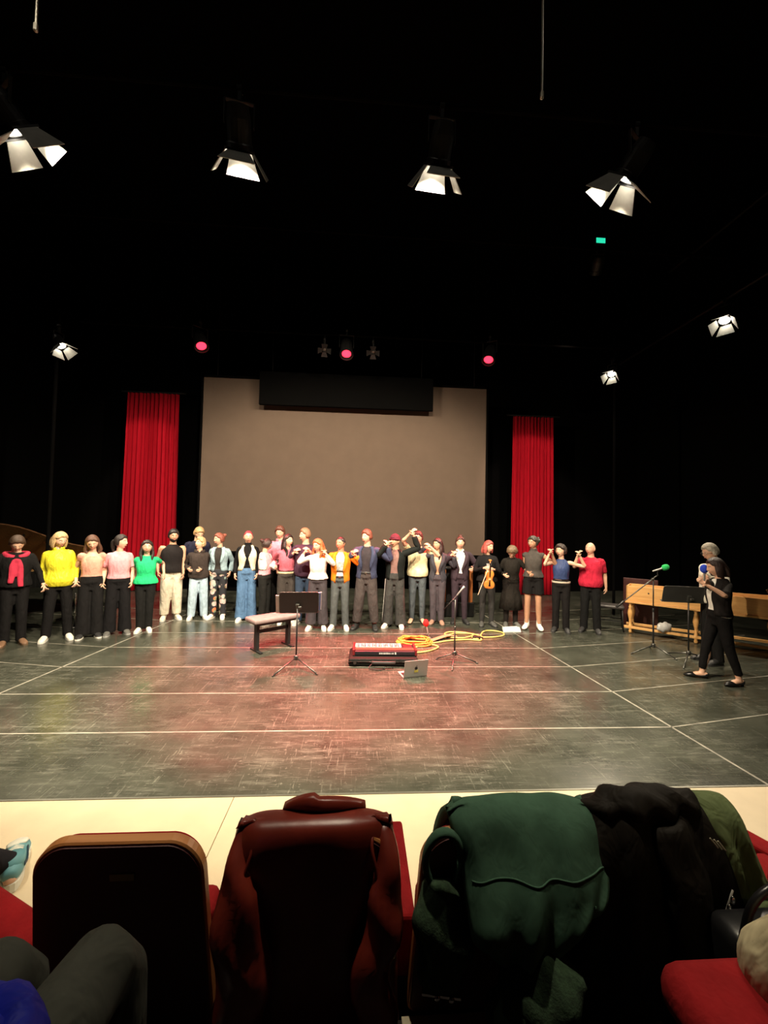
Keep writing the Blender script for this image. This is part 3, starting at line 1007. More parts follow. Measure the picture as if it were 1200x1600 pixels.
def make_top(D, col=(0.5, 0.5, 0.5), sleeve=0.5, hem=0.93, neck='round', loose=0.014, name='shirt', rough=0.85, fold=0.6, mat=None, puff=0.0, tuck=False):
    s, bp, sd = D['s'], D['bp'], D['sd']
    mat = mat or cloth('%s_%d_%d_%d' % (name, *[int(c * 999) for c in col]), col, rough, fold)
    mb = MB()
    rings = []
    for h in np.linspace(hem, 1.375, 7):
        w = np.interp(h, [t[0] for t in D['T']], [t[1] for t in D['T']])
        d = np.interp(h, [t[0] for t in D['T']], [t[2] for t in D['T']])
        f = np.interp(h, [t[0] for t in D['T']], [t[3] for t in D['T']])
        e = loose + 0.010 * (1.375 - h) / 0.5 + (0.022 * float(smooth01(1.10, 1.02, h)) if hem < 0.985 and not tuck else 0)
        rings.append((h, w + e, d + e, f))
    if neck == 'tank':
        rings[-1] = (1.385, 0.105, 0.090, 0.0)
        rings[-2] = (rings[-2][0], rings[-2][1] * 0.93, rings[-2][2], rings[-2][3])
    elif neck == 'high':
        rings += [(1.415, .135, .092, -.008), (1.440, .105, .084, -.01), (1.475, .072, .068, -.01), (1.530, .062, .066, 0.0)]
    elif neck == 'sleeveless':
        rings += [(1.415, .135, .090, -.008), (1.445, .098, .080, -.01), (1.468, .072, .070, -.01)]
    else:
        rings += [(1.415, .138, .094, -.008), (1.445, .104, .086, -.01), (1.470, .076, .074, -.008)]
    mb.tube([bp(0, f, h) for h, w, d, f in rings], [(w * s, d * s) for h, w, d, f in rings], sd, 18, 2)
    if sleeve > 0:
        for k, sg in (('L', -1), ('R', 1)):
            pts = [bp(sg * (D['shw'] - 0.085), -0.005, 1.378)] + arm_path(D, k, sleeve)
            n = len(pts)
            r = [0.062] + list(np.linspace(0.066, 0.057 if sleeve <= 1.2 else 0.040, n - 1))
            if puff:
                r = [q + puff * math.sin(PI * i / (n - 1)) for i, q in enumerate(r)]
            mb.tube(pts, [q * s * D['ar'] for q in r], D['fw'], 12, 3, 0.2)
    o = mb.build(name, mat, D['root'], remesh=0.012, relax=3, adapt=0.02)
    if neck in ('collar',):
        cb = MB()
        ring = [bp(0.078 * math.cos(t), 0.074 * math.sin(t) - 0.008, 1.485 + 0.012 * -math.sin(t)) for t in np.linspace(PI * 0.62, PI * 2.38, 16)]
        cb.tube(ring, [(.022 * s, .007 * s)], D['UP'], 8)
        cb.build('collar', mat, o, True)
    return o


def make_bottom(D, kind='straight', col=(0.02, 0.02, 0.02), hem=0.05, mat=None, waist=1.03, name=None, fold=0.5):
    s, bp, sd, fw, UP = D['s'], D['bp'], D['sd'], D['fw'], D['UP']
    name = name or {'skirt': 'skirt', 'shorts': 'shorts', 'dress': 'dress'}.get(kind, 'trousers')
    mat = mat or cloth('%s_%d_%d_%d' % (name, *[int(c * 999) for c in col]), col, 0.85, fold)
    mb = MB()
    Tz, Tw, Td, Tf = [np.array([t[i] for t in D['T']]) for i in range(4)]
    rings = []
    if kind not in ('skirt', 'dress'):
        rings.append((0.80, 0.095, 0.100, -0.004))
    for h in np.linspace(0.88, waist, 4):
        rings.append((h, np.interp(h, Tz, Tw) + 0.018, np.interp(h, Tz, Td) + 0.026, np.interp(h, Tz, Tf)))
    if kind in ('skirt', 'dress'):
        low = hem
        rings = [(low, .24, .19, 0), ((low + .86) * .5, .215, .17, 0)] + rings
        if kind == 'dress':
            rings = [r for r in rings if r[0] < 1.0] + [(h, np.interp(h, Tz, Tw) + .022, np.interp(h, Tz, Td) + .022, np.interp(h, Tz, Tf)) for h in (1.0, 1.1, 1.2, 1.3)]
        n = 36
        R_ = []
        for h, w, d, f in rings:
            c = bp(0, f, h)
            k = np.clip((0.9 - h) / 0.5, 0, 1) * 0.016
            R_.append([c + sd * (w * s + k * math.sin(9 * t)) * math.cos(t) + fw * (d * s + k * math.sin(9 * t)) * math.sin(t) for t in np.linspace(0, 2 * PI, n, endpoint=False)])
        mb.loft(R_)
        return mb.build(name, mat, D['root'], True)
    mb.tube([bp(0, f, h) for h, w, d, f in rings], [(w * s, d * s) for h, w, d, f in rings], sd, 18, 2)
    R_ = {'slim': (.094, .084, .066, .058, .047), 'straight': (.095, .088, .074, .070, .068), 'wide': (.098, .096, .092, .098, .110), 'shorts': (.100, .102, .104, .104, .104), 'baggy': (.098, .100, .092, .086, .078)}[kind]
    g = 0.6 + 0.4 * D['girth']
    for k in ('L', 'R'):
        Hh, K, A = D['hips'][k], D['knees'][k], D['ankles'][k]
        if kind == 'shorts':
            e = Hh * (1 - hem) + K * hem
            pts, r = [Hh + UP * .02, (Hh + e) / 2, e], [R_[0], R_[1], R_[2]]
        else:
            end = A + UP * (hem - 0.085) * s if D['sit'] is None else A
            pts, r = [Hh + UP * .02, Hh * .6 + K * .4, K, (K + end) / 2, end], R_
        mb.tube(pts, [q * s * g for q in r], sd, 14, 3)
    return mb.build(name, mat, D['root'], remesh=0.012, relax=2, adapt=0.02)


def make_jacket(D, col=(0.02, 0.02, 0.03), hem=0.84, sleeve=1.93, gap=0.5, name='jacket', mat=None, lapel=True, closed=None, fold=0.4, loose=0.030):
    """open jacket: a shell wrapped round the trunk with a gap at the front, sleeves and lapels"""
    s, bp, sd, fw, UP = D['s'], D['bp'], D['sd'], D['fw'], D['UP']
    mat = mat or cloth('%s_%d_%d_%d' % (name, *[int(c * 999) for c in col]), col, 0.8, fold)
    Tz, Tw, Td, Tf = [np.array([t[i] for t in D['T']]) for i in range(4)]
    hs = np.concatenate([np.linspace(hem, 1.375, 9), [1.425, 1.472]])
    n = 30
    outer, inner, edge = [], [], {1: [], -1: []}
    for h in hs:
        w = np.interp(h, Tz, Tw) + loose
        d = np.interp(h, Tz, Td) + loose
        f = np.interp(h, Tz, Tf)
        if h > 1.40:
            w, d = (0.138, 0.104) if h < 1.46 else (0.090, 0.086)
        if h < 0.93:
            w += 0.012
            d += 0.012
        if closed is not None:      # buttoned at one height, open in a V above and below
            g = 0.10 + (0.62 * max(0, (h - closed) / (1.47 - closed)) if h > closed else 0.55 * max(0, (closed - h) / 0.3))
        else:
            g = gap * (0.75 + 0.5 * abs(h - 1.15) / 0.3)
        t = np.linspace(g, 2 * PI - g, n)
        ro = [bp(0, f, h) + sd * w * s * math.sin(q) + fw * d * s * math.cos(q) for q in t]
        ri = [bp(0, f, h) + sd * (w - .014) * s * math.sin(q) + fw * (d - .014) * s * math.cos(q) for q in t]
        outer.append(ro)
        inner.append(ri)
        edge[1].append(ro[0] + fw * 0.006)
        edge[-1].append(ro[-1] + fw * 0.006)
    mb = MB().loft([list(o) + list(i)[::-1] for o, i in zip(outer, inner)])
    for k, sg in (('L', -1), ('R', 1)):
        if sleeve <= 0:
            break
        pts = [bp(sg * (D['shw'] - 0.07), -0.005, 1.372)] + arm_path(D, k, sleeve)
        r = [0.060] + list(np.linspace(0.070, 0.056 if sleeve > 1.2 else 0.064, len(pts) - 1))
        mb.tube(pts, [q * s * D['ar'] for q in r], fw, 14, 3, 0.15)
    o = mb.build(name, mat, D['root'], True)
    if lapel:
        for sg in (1, -1):
            e = edge[sg][3:]
            lb = []
            for i, p in enumerate(e):
                wd = 0.070 * s * math.sin(min(1, (i + 0.4) / 5.2) * PI * 0.62)
                q = p + sd * sg * wd - fw * 0.010 * (wd / 0.05)
                lb.append([p + fw * 0.004, q + fw * 0.018, q + fw * 0.012, p - fw * 0.003])
            MB().loft(lb).build('lapel', mat, o, True)
    return o


def make_shoes(D, kind='sneaker', col=(0.7, 0.68, 0.6), sole=(0.7, 0.68, 0.62)):
    s, UP = D['s'], D['UP']
    m = plain('shoe_%s_%d_%d_%d' % (kind, *[int(c * 999) for c in col]), col, 0.55 if kind != 'pump' else 0.25, var=0.08)
    sm = plain('sole_%d_%d_%d' % tuple(int(c * 999) for c in sole), sole, 0.7)
    for k in ('L', 'R'):
        A, fd = D['ankles'][k], D['fdir'][k]
        ac = np.cross(fd, UP)
        g = A - UP * A[2] if D['sit'] is None else A - UP * 0.085 * s
        P = lambda f, h: g + fd * f * s + UP * h * s
        if kind == 'pump':
            mb = MB().tube([P(-.070, .050), P(-.045, .046), P(.0, .034), P(.06, .028), P(.115, .034), P(.165, .032), P(.205, .024), P(.225, .018)],
                           [(.026 * s, .028 * s), (.042 * s, .034 * s), (.044 * s, .022 * s), (.047 * s, .018 * s), (.053 * s, .034 * s), (.048 * s, .032 * s), (.030 * s, .022 * s), (.010 * s, .010 * s)], ac, 14, 2, 0.5)
            mb.tube([P(-.052, .04), P(-.055, .02), P(-.055, .001)], [.024 * s, .017 * s, .016 * s], ac, 10)
            mb.build('shoe', m, D['root'], True)
            continue
        hi = {'sneaker': .085, 'boot': .16, 'sock': .19, 'flat': .06}[kind]
        mb = MB().tube([P(-.075, .040), P(-.055, .050), P(.0, .052), P(.07, .050), P(.14, .036), P(.19, .028), P(.212, .026)],
                       [(.026 * s, .030 * s), (.037 * s, .044 * s), (.041 * s, .050 * s), (.046 * s, .044 * s), (.051 * s, .030 * s), (.040 * s, .023 * s), (.020 * s, .012 * s)], ac, 12, 2, 0.5)
        mb.tube([P(-.012, .05), P(-.012, hi)], [.047 * s, .043 * s], ac, 12)
        sh = mb.build('shoe', m, D['root'], remesh=0.009, relax=2)
        if kind != 'sock':
            so = MB()
            out = []
            for q in np.linspace(0, 2 * PI, 20, endpoint=False):
                f = 0.070 + 0.155 * math.cos(q)
                w = (0.043 + 0.012 * math.cos(q)) * (abs(math.sin(q)) ** 0.6) * (1 if math.sin(q) >= 0 else -1)
                out.append(P(f, 0) + ac * w * s)
            so.loft([[p + UP * 0.001 for p in out], [p + UP * 0.024 * s for p in out]]).build('sole', sm, sh)

# ------------------------------------------------------------------ extras worn by single people
def tied_sweater(D):
    bp, s, fw = D['bp'], D['s'], D['fw']
    m = cloth('tied_sweater', (0.42, 0.03, 0.06), 0.9, 0.5)
    ring = [bp(0.150 * math.cos(t), 0.105 * math.sin(t) - 0.01, 1.445 - 0.055 * max(0, math.sin(t)) ** 2) for t in np.linspace(0.55 * PI, 2.45 * PI, 20)]
    mb = MB().tube(ring, [(.040 * s, .026 * s)], D['UP'], 10)
    for sg, ln in ((-1, 0.99), (1, 0.93)):
        mb.tube([bp(sg * 0.02, 0.145, 1.36), bp(sg * 0.045, 0.165, 1.25), bp(sg * 0.050, 0.160, 1.10), bp(sg * 0.062, 0.165, ln)], [(.030 * s, .022 * s), (.042 * s, .024 * s), (.042 * s, .022 * s), (.038 * s, .02 * s)], D['sd'], 10, 3)
    mb.sphere(bp(0, 0.150, 1.345), (0.042 * s, 0.03 * s, 0.035 * s), 10, 8)
    mb.build('tied_sweater', m, D['root'], remesh=0.012, relax=2)['label'] = 'crimson sweater tied over the shoulders'


def beard(D):
    P = HD
    sh = head_shape(P)
    dx, dy, dz = P[:, 0], P[:, 1], P[:, 2]
    m = smooth01(-0.30, -0.45, dz) * smooth01(-0.10, 0.10, dy)
    sh = sh + P * (m * 0.010 - (1 - m) * 0.02)[:, None]
    MB().add(D['hpt'](sh), HF).build('beard', plain('beard_dark', (0.012, 0.009, 0.008), 0.7, bmp=0.6, bscale=120), D['root'], True)


def glasses(D):
    mb = MB()
    for sg in (-1, 1):
        ring = [(sg * 0.034 + 0.022 * math.cos(t), 0.104, 0.004 + 0.017 * math.sin(t)) for t in np.linspace(0, 2 * PI, 17)]
        mb.tube(D['hpt'](np.array(ring)), [.0025], D['hfr'][1], 6)
        mb.tube(D['hpt'](np.array([(sg * 0.055, 0.100, 0.006), (sg * 0.080, 0.05, 0.006), (sg * 0.084, -0.01, 0.0)])), [.0025], D['hfr'][2], 6)
    mb.build('glasses', BLACK_METAL, D['root'], True)


def belt(col, buckle=True):
    def fn(D):
        bp, s = D['bp'], D['s']
        Tz, Tw, Td, Tf = [np.array([t[i] for t in D['T']]) for i in range(4)]
        w, d, f = [np.interp(1.0, Tz, q) for q in (Tw, Td, Tf)]
        ring = [bp((w + .026) * math.cos(t), (d + .026) * math.sin(t) + f, 1.0) for t in np.linspace(0, 2 * PI, 25)]
        o = MB().tube(ring, [(.020 * s, .004 * s)], D['UP'], 6).build('belt', plain('belt_%d' % int(col[0] * 999), col, 0.4), D['root'], True)
        if buckle:
            MB().box(bp(0, d + f + .034, 1.0), (0.05, 0.012, 0.035)).build('buckle', CHROME, o, bevel=0.003)
    return fn


def side_stripe(D):
    s = D['s']
    H_, K, A = D['hips']['L'], D['knees']['L'], D['ankles']['L'] + D['UP'] * -0.02
    off = -D['sd'] * 1.0 + D['fw'] * 0.25
    MB().tube([H_ + off * .098, K + off * .093, A + off * .104], [(.010, .004)], D['fw'], 6, 3).build('side_stripe', WHITE, D['root'], True)


def chest_print(col, w, h, z, name='print'):
    def fn(D):
        bp, s, sd, fw = D['bp'], D['s'], D['sd'], D['fw']
        Tz, Tw, Td, Tf = [np.array([t[i] for t in D['T']]) for i in range(4)]
        rows = []
        for q in np.linspace(z - h / 2, z + h / 2, 6):
            W, d, f = [np.interp(q, Tz, k) for k in (Tw, Td, Tf)]
            rows.append([bp((W + .030) * math.sin(t), (d + .030) * math.cos(t) + f, q) for t in np.linspace(-w, w, 9)])
        MB().loft(rows, cap=False, closed=False).build(name, plain('print_%d' % int(col[0] * 999), col, 0.8, var=0.5, scale=25), D['root'], True, solid=0.004)
    return fn


def buttons(D):
    bp = D['bp']
    m = plain('button_brown', (0.06, 0.04, 0.03), 0.4)
    for z in (1.30, 1.23, 1.16, 1.09):
        for u in (-0.035, 0.035):
            MB().sphere(bp(u, 0.158, z), (0.008, 0.006, 0.008), 8, 6).build('button', m, D['root'], True)


def hoodie_hood(D):
    bp, s = D['bp'], D['s']
    ring = [bp(0.095 * math.cos(t), 0.085 * math.sin(t) - 0.02, 1.475 - 0.02 * math.sin(t)) for t in np.linspace(0.62 * PI, 2.38 * PI, 16)]
    MB().tube(ring, [(.040 * s, .022 * s)], D['UP'], 10, 1, 0.6).build('hood', cloth('shirt_38_28_24', (.038, .028, .024)), D['root'], True)


# ------------------------------------------------------------------ the performers, from the piano to the harpsichord
def T_(col, **k):
    return dict(col=col, **k)


BLK = (0.010, 0.009, 0.009)
CREAM = (0.66, 0.60, 0.47)
SN = dict(kind='sneaker', col=(0.70, 0.66, 0.56))
BOOT = dict(kind='boot', col=(0.012, 0.012, 0.012), sole=(0.01, 0.01, 0.01))
DSH = dict(kind='sneaker', col=(0.02, 0.02, 0.02), sole=(0.03, 0.03, 0.03))

person('person in black with a crimson sweater tied over the shoulders, head bowed', -5.37, 6.60, 1.71, 10, None, (-4.97, 6.66, 0.85), top=T_(BLK, sleeve=1.9, name='sweater', loose=.03),
       bottom=dict(col=BLK), shoes=dict(kind='sneaker', col=(0.16, 0.09, 0.05), sole=(0.1, 0.06, 0.03)), hair=('short', (0.06, 0.035, 0.02)), nod=38, extra=[tied_sweater])
person('person in a shiny yellow blouse and white sneakers looking sideways', -4.91, 6.88, 1.76, 5, (-4.97, 6.66, 0.86), (-4.64, 6.86, 0.88), top=T_((0.62, 0.56, 0.03), sleeve=1.75, hem=0.86, loose=.030, rough=.38, neck='collar', fold=.9, name='blouse'),
       bottom=dict(kind='straight', col=BLK), shoes=SN, hair=('bob', (0.50, 0.35, 0.17)), look=35, nod=22, side=-3, female=True, stance=.14)
person('person with long wavy brown hair in a peach sleeveless top', -4.50, 7.03, 1.71, 5, (-4.63, 6.88, 0.88), (-4.34, 7.06, 0.82), top=T_((0.62, 0.30, 0.22), sleeve=.28, hem=1.0, loose=.012, neck='tank'),
       bottom=dict(kind='wide', col=(.013, .012, .012), waist=1.05), shoes=dict(kind='sneaker', col=(.02, .02, .02), sole=(.7, .68, .6)), hair=('wavy', (0.10, 0.045, 0.025)), nod=25, tilt=-5, female=True)
person('person in a pale pink T-shirt and black trousers, face turned aside', -4.17, 7.23, 1.70, 8, (-4.33, 7.06, 0.82), (-3.95, 7.22, 0.82), top=T_((0.66, 0.30, 0.33), sleeve=.75, hem=0.99, loose=.026),
       bottom=dict(kind='wide', col=(.012, .011, .012), waist=1.05), shoes=dict(kind='sneaker', col=(.10, .10, .09), sole=(.3, .3, .28)), hair=('ponytail', (0.02, 0.014, 0.012)), look=60, female=True, stance=.12)
person('person in a bright green T-shirt with long dark hair', -3.80, 7.40, 1.60, 0, (-3.96, 7.34, 0.84), (-3.58, 7.62, 0.90), top=T_((0.02, 0.48, 0.17), sleeve=.6, hem=0.93, loose=.016),
       bottom=dict(kind='straight', col=(.015, .015, .014)), shoes=SN, hair=('long', (0.022, 0.014, 0.011)), female=True, girth=1.08, look=6, stance=.07)
person('bearded person in a dark sleeveless top and cream trousers', -3.76, 8.30, 1.79, 10, (-3.98, 8.22, 0.86), (-3.50, 8.22, 0.83), top=T_((.022, .018, .018), sleeve=0, hem=0.93, neck='sleeveless', loose=.016, fold=.3),
       bottom=dict(kind='baggy', col=(.60, .54, .42), hem=.10, fold=.9), shoes=dict(kind='boot', col=(.66, .60, .48)), hair=('short', (0.012, 0.009, 0.008)), skin_k='warm', girth=1.12, look=18, nod=6, extra=[beard], stance=.11)
person('tall blond person in a navy sweater standing behind the brown hoodie', -3.44, 8.72, 1.86, 15, None, (-3.30, 8.42, 1.32), top=T_((.014, .014, .030), sleeve=1.9, name='sweater', loose=.03),
       bottom=dict(col=BLK), shoes=DSH, hair=('short', (0.45, 0.28, 0.13)), look=25, nod=30)
person('fair-haired person in a dark brown hoodie and pale blue jeans', -3.25, 8.36, 1.62, 5, (-3.35, 8.14, 1.00), (-3.16, 8.14, 1.00), top=T_((.038, .028, .024), sleeve=1.95, name='hoodie', loose=.038, hem=.90), bottom=dict(kind='baggy', col=(.36, .47, .55), fold=.9),
       shoes=SN, hair=('messy', (0.50, 0.34, 0.17)), look=-42, nod=-14, stance=.13, extra=[hoodie_hood, chest_print((.6, .58, .52), .12, .025, 1.33, 'logo')])
person('person with red hair in a bun wearing a denim jacket and floral trousers', -2.87, 8.42, 1.73, -12, (-3.02, 8.34, 0.88), (-2.66, 8.40, 0.86), top=T_((.030, .025, .022), sleeve=0, hem=0.95, loose=.014), jacket=dict(col=(.27, .37, .41), hem=.98, gap=.42, sleeve=1.9, fold=.9, name='denim_jacket'),
       bottom=dict(kind='straight', mat=floral()), shoes=SN, hair=('bun', (0.24, 0.07, 0.045)), look=-55, nod=5, female=True)
person('person in a cream waistcoat over black sleeves and wide blue jeans', -2.25, 8.24, 1.80, 0, (-2.46, 8.12, 0.85), (-2.03, 8.12, 0.86), top=T_((.010, .009, .010), sleeve=1.93, hem=1.0, neck='high', name='black_top'), jacket=dict(col=(.68, .62, .46), hem=.98, sleeve=0, gap=.08, closed=1.22, lapel=False, name='waistcoat', loose=.030),
       bottom=dict(kind='wide', col=(.075, .150, .27), waist=1.04, fold=.8), shoes=SN, hair=('crop', (0.33, 0.035, 0.05)), female=True, extra=[buttons], look=5, stance=.10)
person('dark-haired person with white puffed sleeves embracing a neighbour', -1.88, 8.15, 1.64, 65, (-1.60, 8.35, 1.25), (-1.62, 7.98, 1.12), top=T_((.60, .28, .32), sleeve=0, hem=1.0, loose=.018), jacket=dict(col=(.66, .63, .58), hem=1.10, sleeve=1.85, gap=.9, name='bolero', lapel=False, fold=.9, loose=.026),
       bottom=dict(kind='straight', col=(.020, .020, .018)), shoes=SN, hair=('bun', (0.03, 0.015, 0.012)), look=120, nod=10, female=True)
person('tall person in a pink shirt standing behind the rose top', -1.68, 8.62, 1.91, -5, None, None, top=T_((.62, .20, .27), sleeve=1.9, neck='collar', loose=.03), bottom=dict(col=BLK), shoes=DSH, hair=('short', (0.13, 0.04, 0.025)), look=-15, nod=14)
person('person with dark curls in a rose cropped top and dark trousers', -1.43, 8.08, 1.74, 10, (-1.62, 8.15, 0.95), (-1.22, 7.88, 1.46), top=T_((.45, .11, .15), sleeve=1.7, hem=1.04, loose=.018), bottom=dict(kind='baggy', col=(.040, .034, .030), waist=1.04), shoes=SN,
       hair=('wavy', (0.018, 0.010, 0.009)), look=45, nod=-4, female=True, extra=[belt((.5, .42, .25), False)])
person('person in a dark plum sweater looking aside, hands held high', -1.06, 8.02, 1.87, -8, (-1.21, 7.88, 1.46), (-1.00, 7.70, 1.50), top=T_((.050, .022, .040), sleeve=1.8, name='sweater', loose=.03, hem=.88), bottom=dict(kind='straight', col=(.030, .050, .085)),
       shoes=dict(kind='sneaker', col=(.3, .31, .3)), hair=('short', (0.28, 0.15, 0.08)), look=-65, nod=2)
person('person with long ginger hair in a white knit top', -0.76, 7.62, 1.68, -5, (-0.99, 7.64, 1.50), (-0.65, 7.50, 1.48), top=T_((.60, .58, .54), sleeve=1.8, hem=0.98, loose=.024, name='knit_top'), bottom=dict(kind='wide', col=(.050, .043, .048), waist=1.02, hem=.10),
       shoes=dict(kind='boot', col=(.70, .66, .54)), hair=('wavy', (0.45, 0.15, 0.05)), look=-40, nod=8, female=True, stance=.12, poleR=(0.7, -0.4, -0.8))
person('person in an orange blazer over a white printed T-shirt', -0.34, 7.64, 1.73, -5, (-0.66, 7.53, 1.46), (-0.09, 7.50, 1.46), top=T_((.62, .60, .54), sleeve=.4, hem=0.95), jacket=dict(col=(.72, .20, .012), hem=.88, gap=.44, name='blazer'), bottom=dict(kind='straight', col=(.075, .085, .085)),
       shoes=SN, hair=('crop', (0.014, 0.010, 0.009)), skin_k='tan', look=-35, extra=[chest_print((.34, .35, .33), .40, .20, 1.20), belt((.02, .02, .02))], stance=.12)
person('person in a navy blazer over a dark T-shirt with grey trousers', 0.16, 7.65, 1.87, -8, (-0.08, 7.50, 1.48), (0.53, 7.56, 1.66), top=T_((.034, .028, .032), sleeve=.4, hem=0.96), jacket=dict(col=(.040, .048, .090), hem=.86, gap=.50, name='blazer'), bottom=dict(kind='baggy', col=(.055, .046, .044), hem=.12, fold=.8),
       shoes=BOOT, hair=('short', (0.20, 0.06, 0.035)), look=-42, extra=[belt((.02, .015, .012))], stance=.16, poleR=(0.6, 0.2, -0.9))
person('person in a plum beanie, dark jacket and wide striped trousers, arms raised', 0.72, 7.80, 1.80, -10, (0.57, 7.54, 1.67), (1.05, 7.78, 1.86), top=T_((.20, .115, .10), sleeve=.4, hem=0.93, fold=.9), jacket=dict(col=(.014, .018, .016), hem=.90, gap=.46, name='jacket', lapel=False),
       bottom=dict(kind='wide', col=(.042, .042, .040), fold=.8), shoes=SN, hair=('beanie', (0.10, 0.022, 0.035)), look=-40, extra=[side_stripe], stance=.13, poleL=(-0.5, 0.5, -0.9), skin_k='warm')
person('barefoot person in a pale yellow T-shirt with one arm stretched up', 1.22, 8.16, 1.85, 0, (1.07, 7.82, 1.90), (1.38, 7.95, 1.62), top=T_((.70, .66, .40), sleeve=.55, hem=0.90, loose=.03), bottom=dict(kind='slim', col=(.070, .085, .095), fold=.9), shoes=None, hair=('short', (0.10, 0.02, 0.018)), look=-15, poleL=(-0.9, 0.2, -0.3))
person('person in a buttoned charcoal trouser suit with long dark hair', 1.62, 8.06, 1.72, -5, (1.39, 7.96, 1.61), (1.91, 7.92, 1.46), top=None, jacket=dict(col=(.046, .044, .054), hem=.82, closed=1.12, name='blazer'), bottom=dict(kind='straight', col=(.062, .052, .060), fold=.5), shoes=dict(kind='flat', col=(.30, .17, .12), sole=(.1, .07, .05)),
       hair=('long', (0.030, 0.014, 0.012)), look=-40, female=True, skin_k='warm', stance=.08)
person('person in a dark plum suit and white shirt with hair piled up', 2.10, 8.16, 1.76, 5, (1.92, 7.92, 1.46), (2.29, 7.90, 1.12), top=T_((.72, .72, .70), sleeve=.4, hem=.95, neck='collar'), jacket=dict(col=(.040, .026, .034), hem=.84, closed=1.10, name='blazer'), bottom=dict(kind='slim', col=(.036, .024, .032)), shoes=BOOT,
       hair=('updo', (0.06, 0.025, 0.018)), look=2, stance=.11)
violin_owner, VD = person('red-haired person in a black patterned sweater holding a violin', 2.61, 7.95, 1.70, 10, (2.53, 7.66, 1.20), (2.60, 7.64, 1.17), top=T_((.013, .012, .013), sleeve=1.9, name='sweater', loose=.03, hem=.92), bottom=dict(kind='slim', col=(.030, .029, .028)), shoes=dict(kind='boot', col=(.07, .07, .065), sole=(.02, .02, .02)),
       hair=('bob', (0.36, 0.07, 0.055)), look=45, nod=8, female=True, extra=[chest_print((.30, .29, .28), .28, .05, 1.27, 'pattern')], curl=.8)
person('person all in black with a bowed head and tousled hair', 3.10, 7.93, 1.66, 10, (2.92, 7.70, 1.02), (3.36, 7.54, 1.07), top=T_((.024, .020, .016), sleeve=1.9, name='dress_top', hem=1.0, loose=.026), bottom=dict(kind='dress', col=(.024, .020, .016), hem=.36), shoes=dict(kind='sneaker', col=(.10, .10, .09), sole=(.06, .06, .05)), extra=[lambda D: make_bottom(D, 'slim', (.018, .014, .012), name='leggings')],
       hair=('messy', (0.15, 0.10, 0.055)), nod=52, look=-12, lean=10, female=True)
person('person in a dark high-necked top, black shorts and white socks', 3.47, 7.72, 1.82, -5, (3.34, 7.54, 1.08), (3.68, 7.44, 1.57), top=T_((.055, .048, .042), sleeve=.12, hem=0.98, neck='high', loose=.014), bottom=dict(kind='shorts', col=(.012, .011, .011), hem=.62, waist=1.05), shoes=dict(kind='sock', col=(.74, .72, .66)),
       hair=('puff', (0.035, 0.026, 0.016)), skin_k='tan', look=-38, nod=6, female=True, stance=.11)
person('person in a navy sleeveless top with both arms raised', 3.95, 7.55, 1.66, -5, (3.69, 7.44, 1.58), (4.17, 7.34, 1.55), top=T_((.035, .055, .14), sleeve=0, hem=1.06, neck='sleeveless', loose=.014, rough=.5), bottom=dict(kind='straight', col=(.014, .012, .012), waist=1.05), shoes=dict(kind='sneaker', col=(.03, .03, .03), sole=(.03,.03,.03)),
       hair=('curly', (0.03, 0.018, 0.014)), look=-35, tilt=-4, female=True, extra=[belt((.45, .38, .30), False)], poleL=(-0.8, -0.2, -0.8), poleR=(0.8, -0.2, -0.8))
person('bald person in a crimson T-shirt and black trousers', 4.53, 7.52, 1.72, -10, (4.19, 7.34, 1.55), (4.80, 7.44, 0.78), top=T_((.46, .018, .045), sleeve=.8, hem=0.89, loose=.026, fold=.9), bottom=dict(kind='straight', col=(.012, .012, .012)), shoes=dict(kind='sneaker', col=(.03, .03, .03), sole=(.02, .02, .02)),
       hair=('bald', (0.25, 0.22, 0.18)), look=-35, girth=1.14, stance=.12, poleL=(-0.7, -0.3, -0.8))
person('clapping person in a black cardigan, white top and black heeled pumps', 4.83, 5.06, 1.63, -65, (4.36, 4.74, 1.37), (4.38, 4.84, 1.35), top=T_((.68, .66, .60), sleeve=.4, hem=.93), jacket=dict(col=(.016, .013, .012), hem=.95, gap=.42, sleeve=1.0, name='cardigan', lapel=False), bottom=dict(kind='slim', col=(.008, .007, .007), hem=.14),
       shoes=dict(kind='pump', col=(.008, .008, .008)), hair=('bob', (0.022, 0.010, 0.008)), look=-75, nod=14, female=True, step=(0.14, -0.16), stance=.12, curl=.15, palmL=(0.2, 1, 0), palmR=(0, -1, 0.2), skin_k='fair')
person('grey-haired person in glasses and a white shirt behind the clapping person', 5.42, 5.78, 1.80, -60, (4.89, 5.34, 1.30), (4.93, 5.42, 1.30), top=T_((.66, .62, .52), sleeve=1.85, hem=.88, neck='collar', loose=.03), bottom=dict(kind='straight', col=(.014, .014, .013)), shoes=DSH,
       hair=('short', (0.45, 0.42, 0.34)), look=-62, nod=14, extra=[glasses], curl=.3)

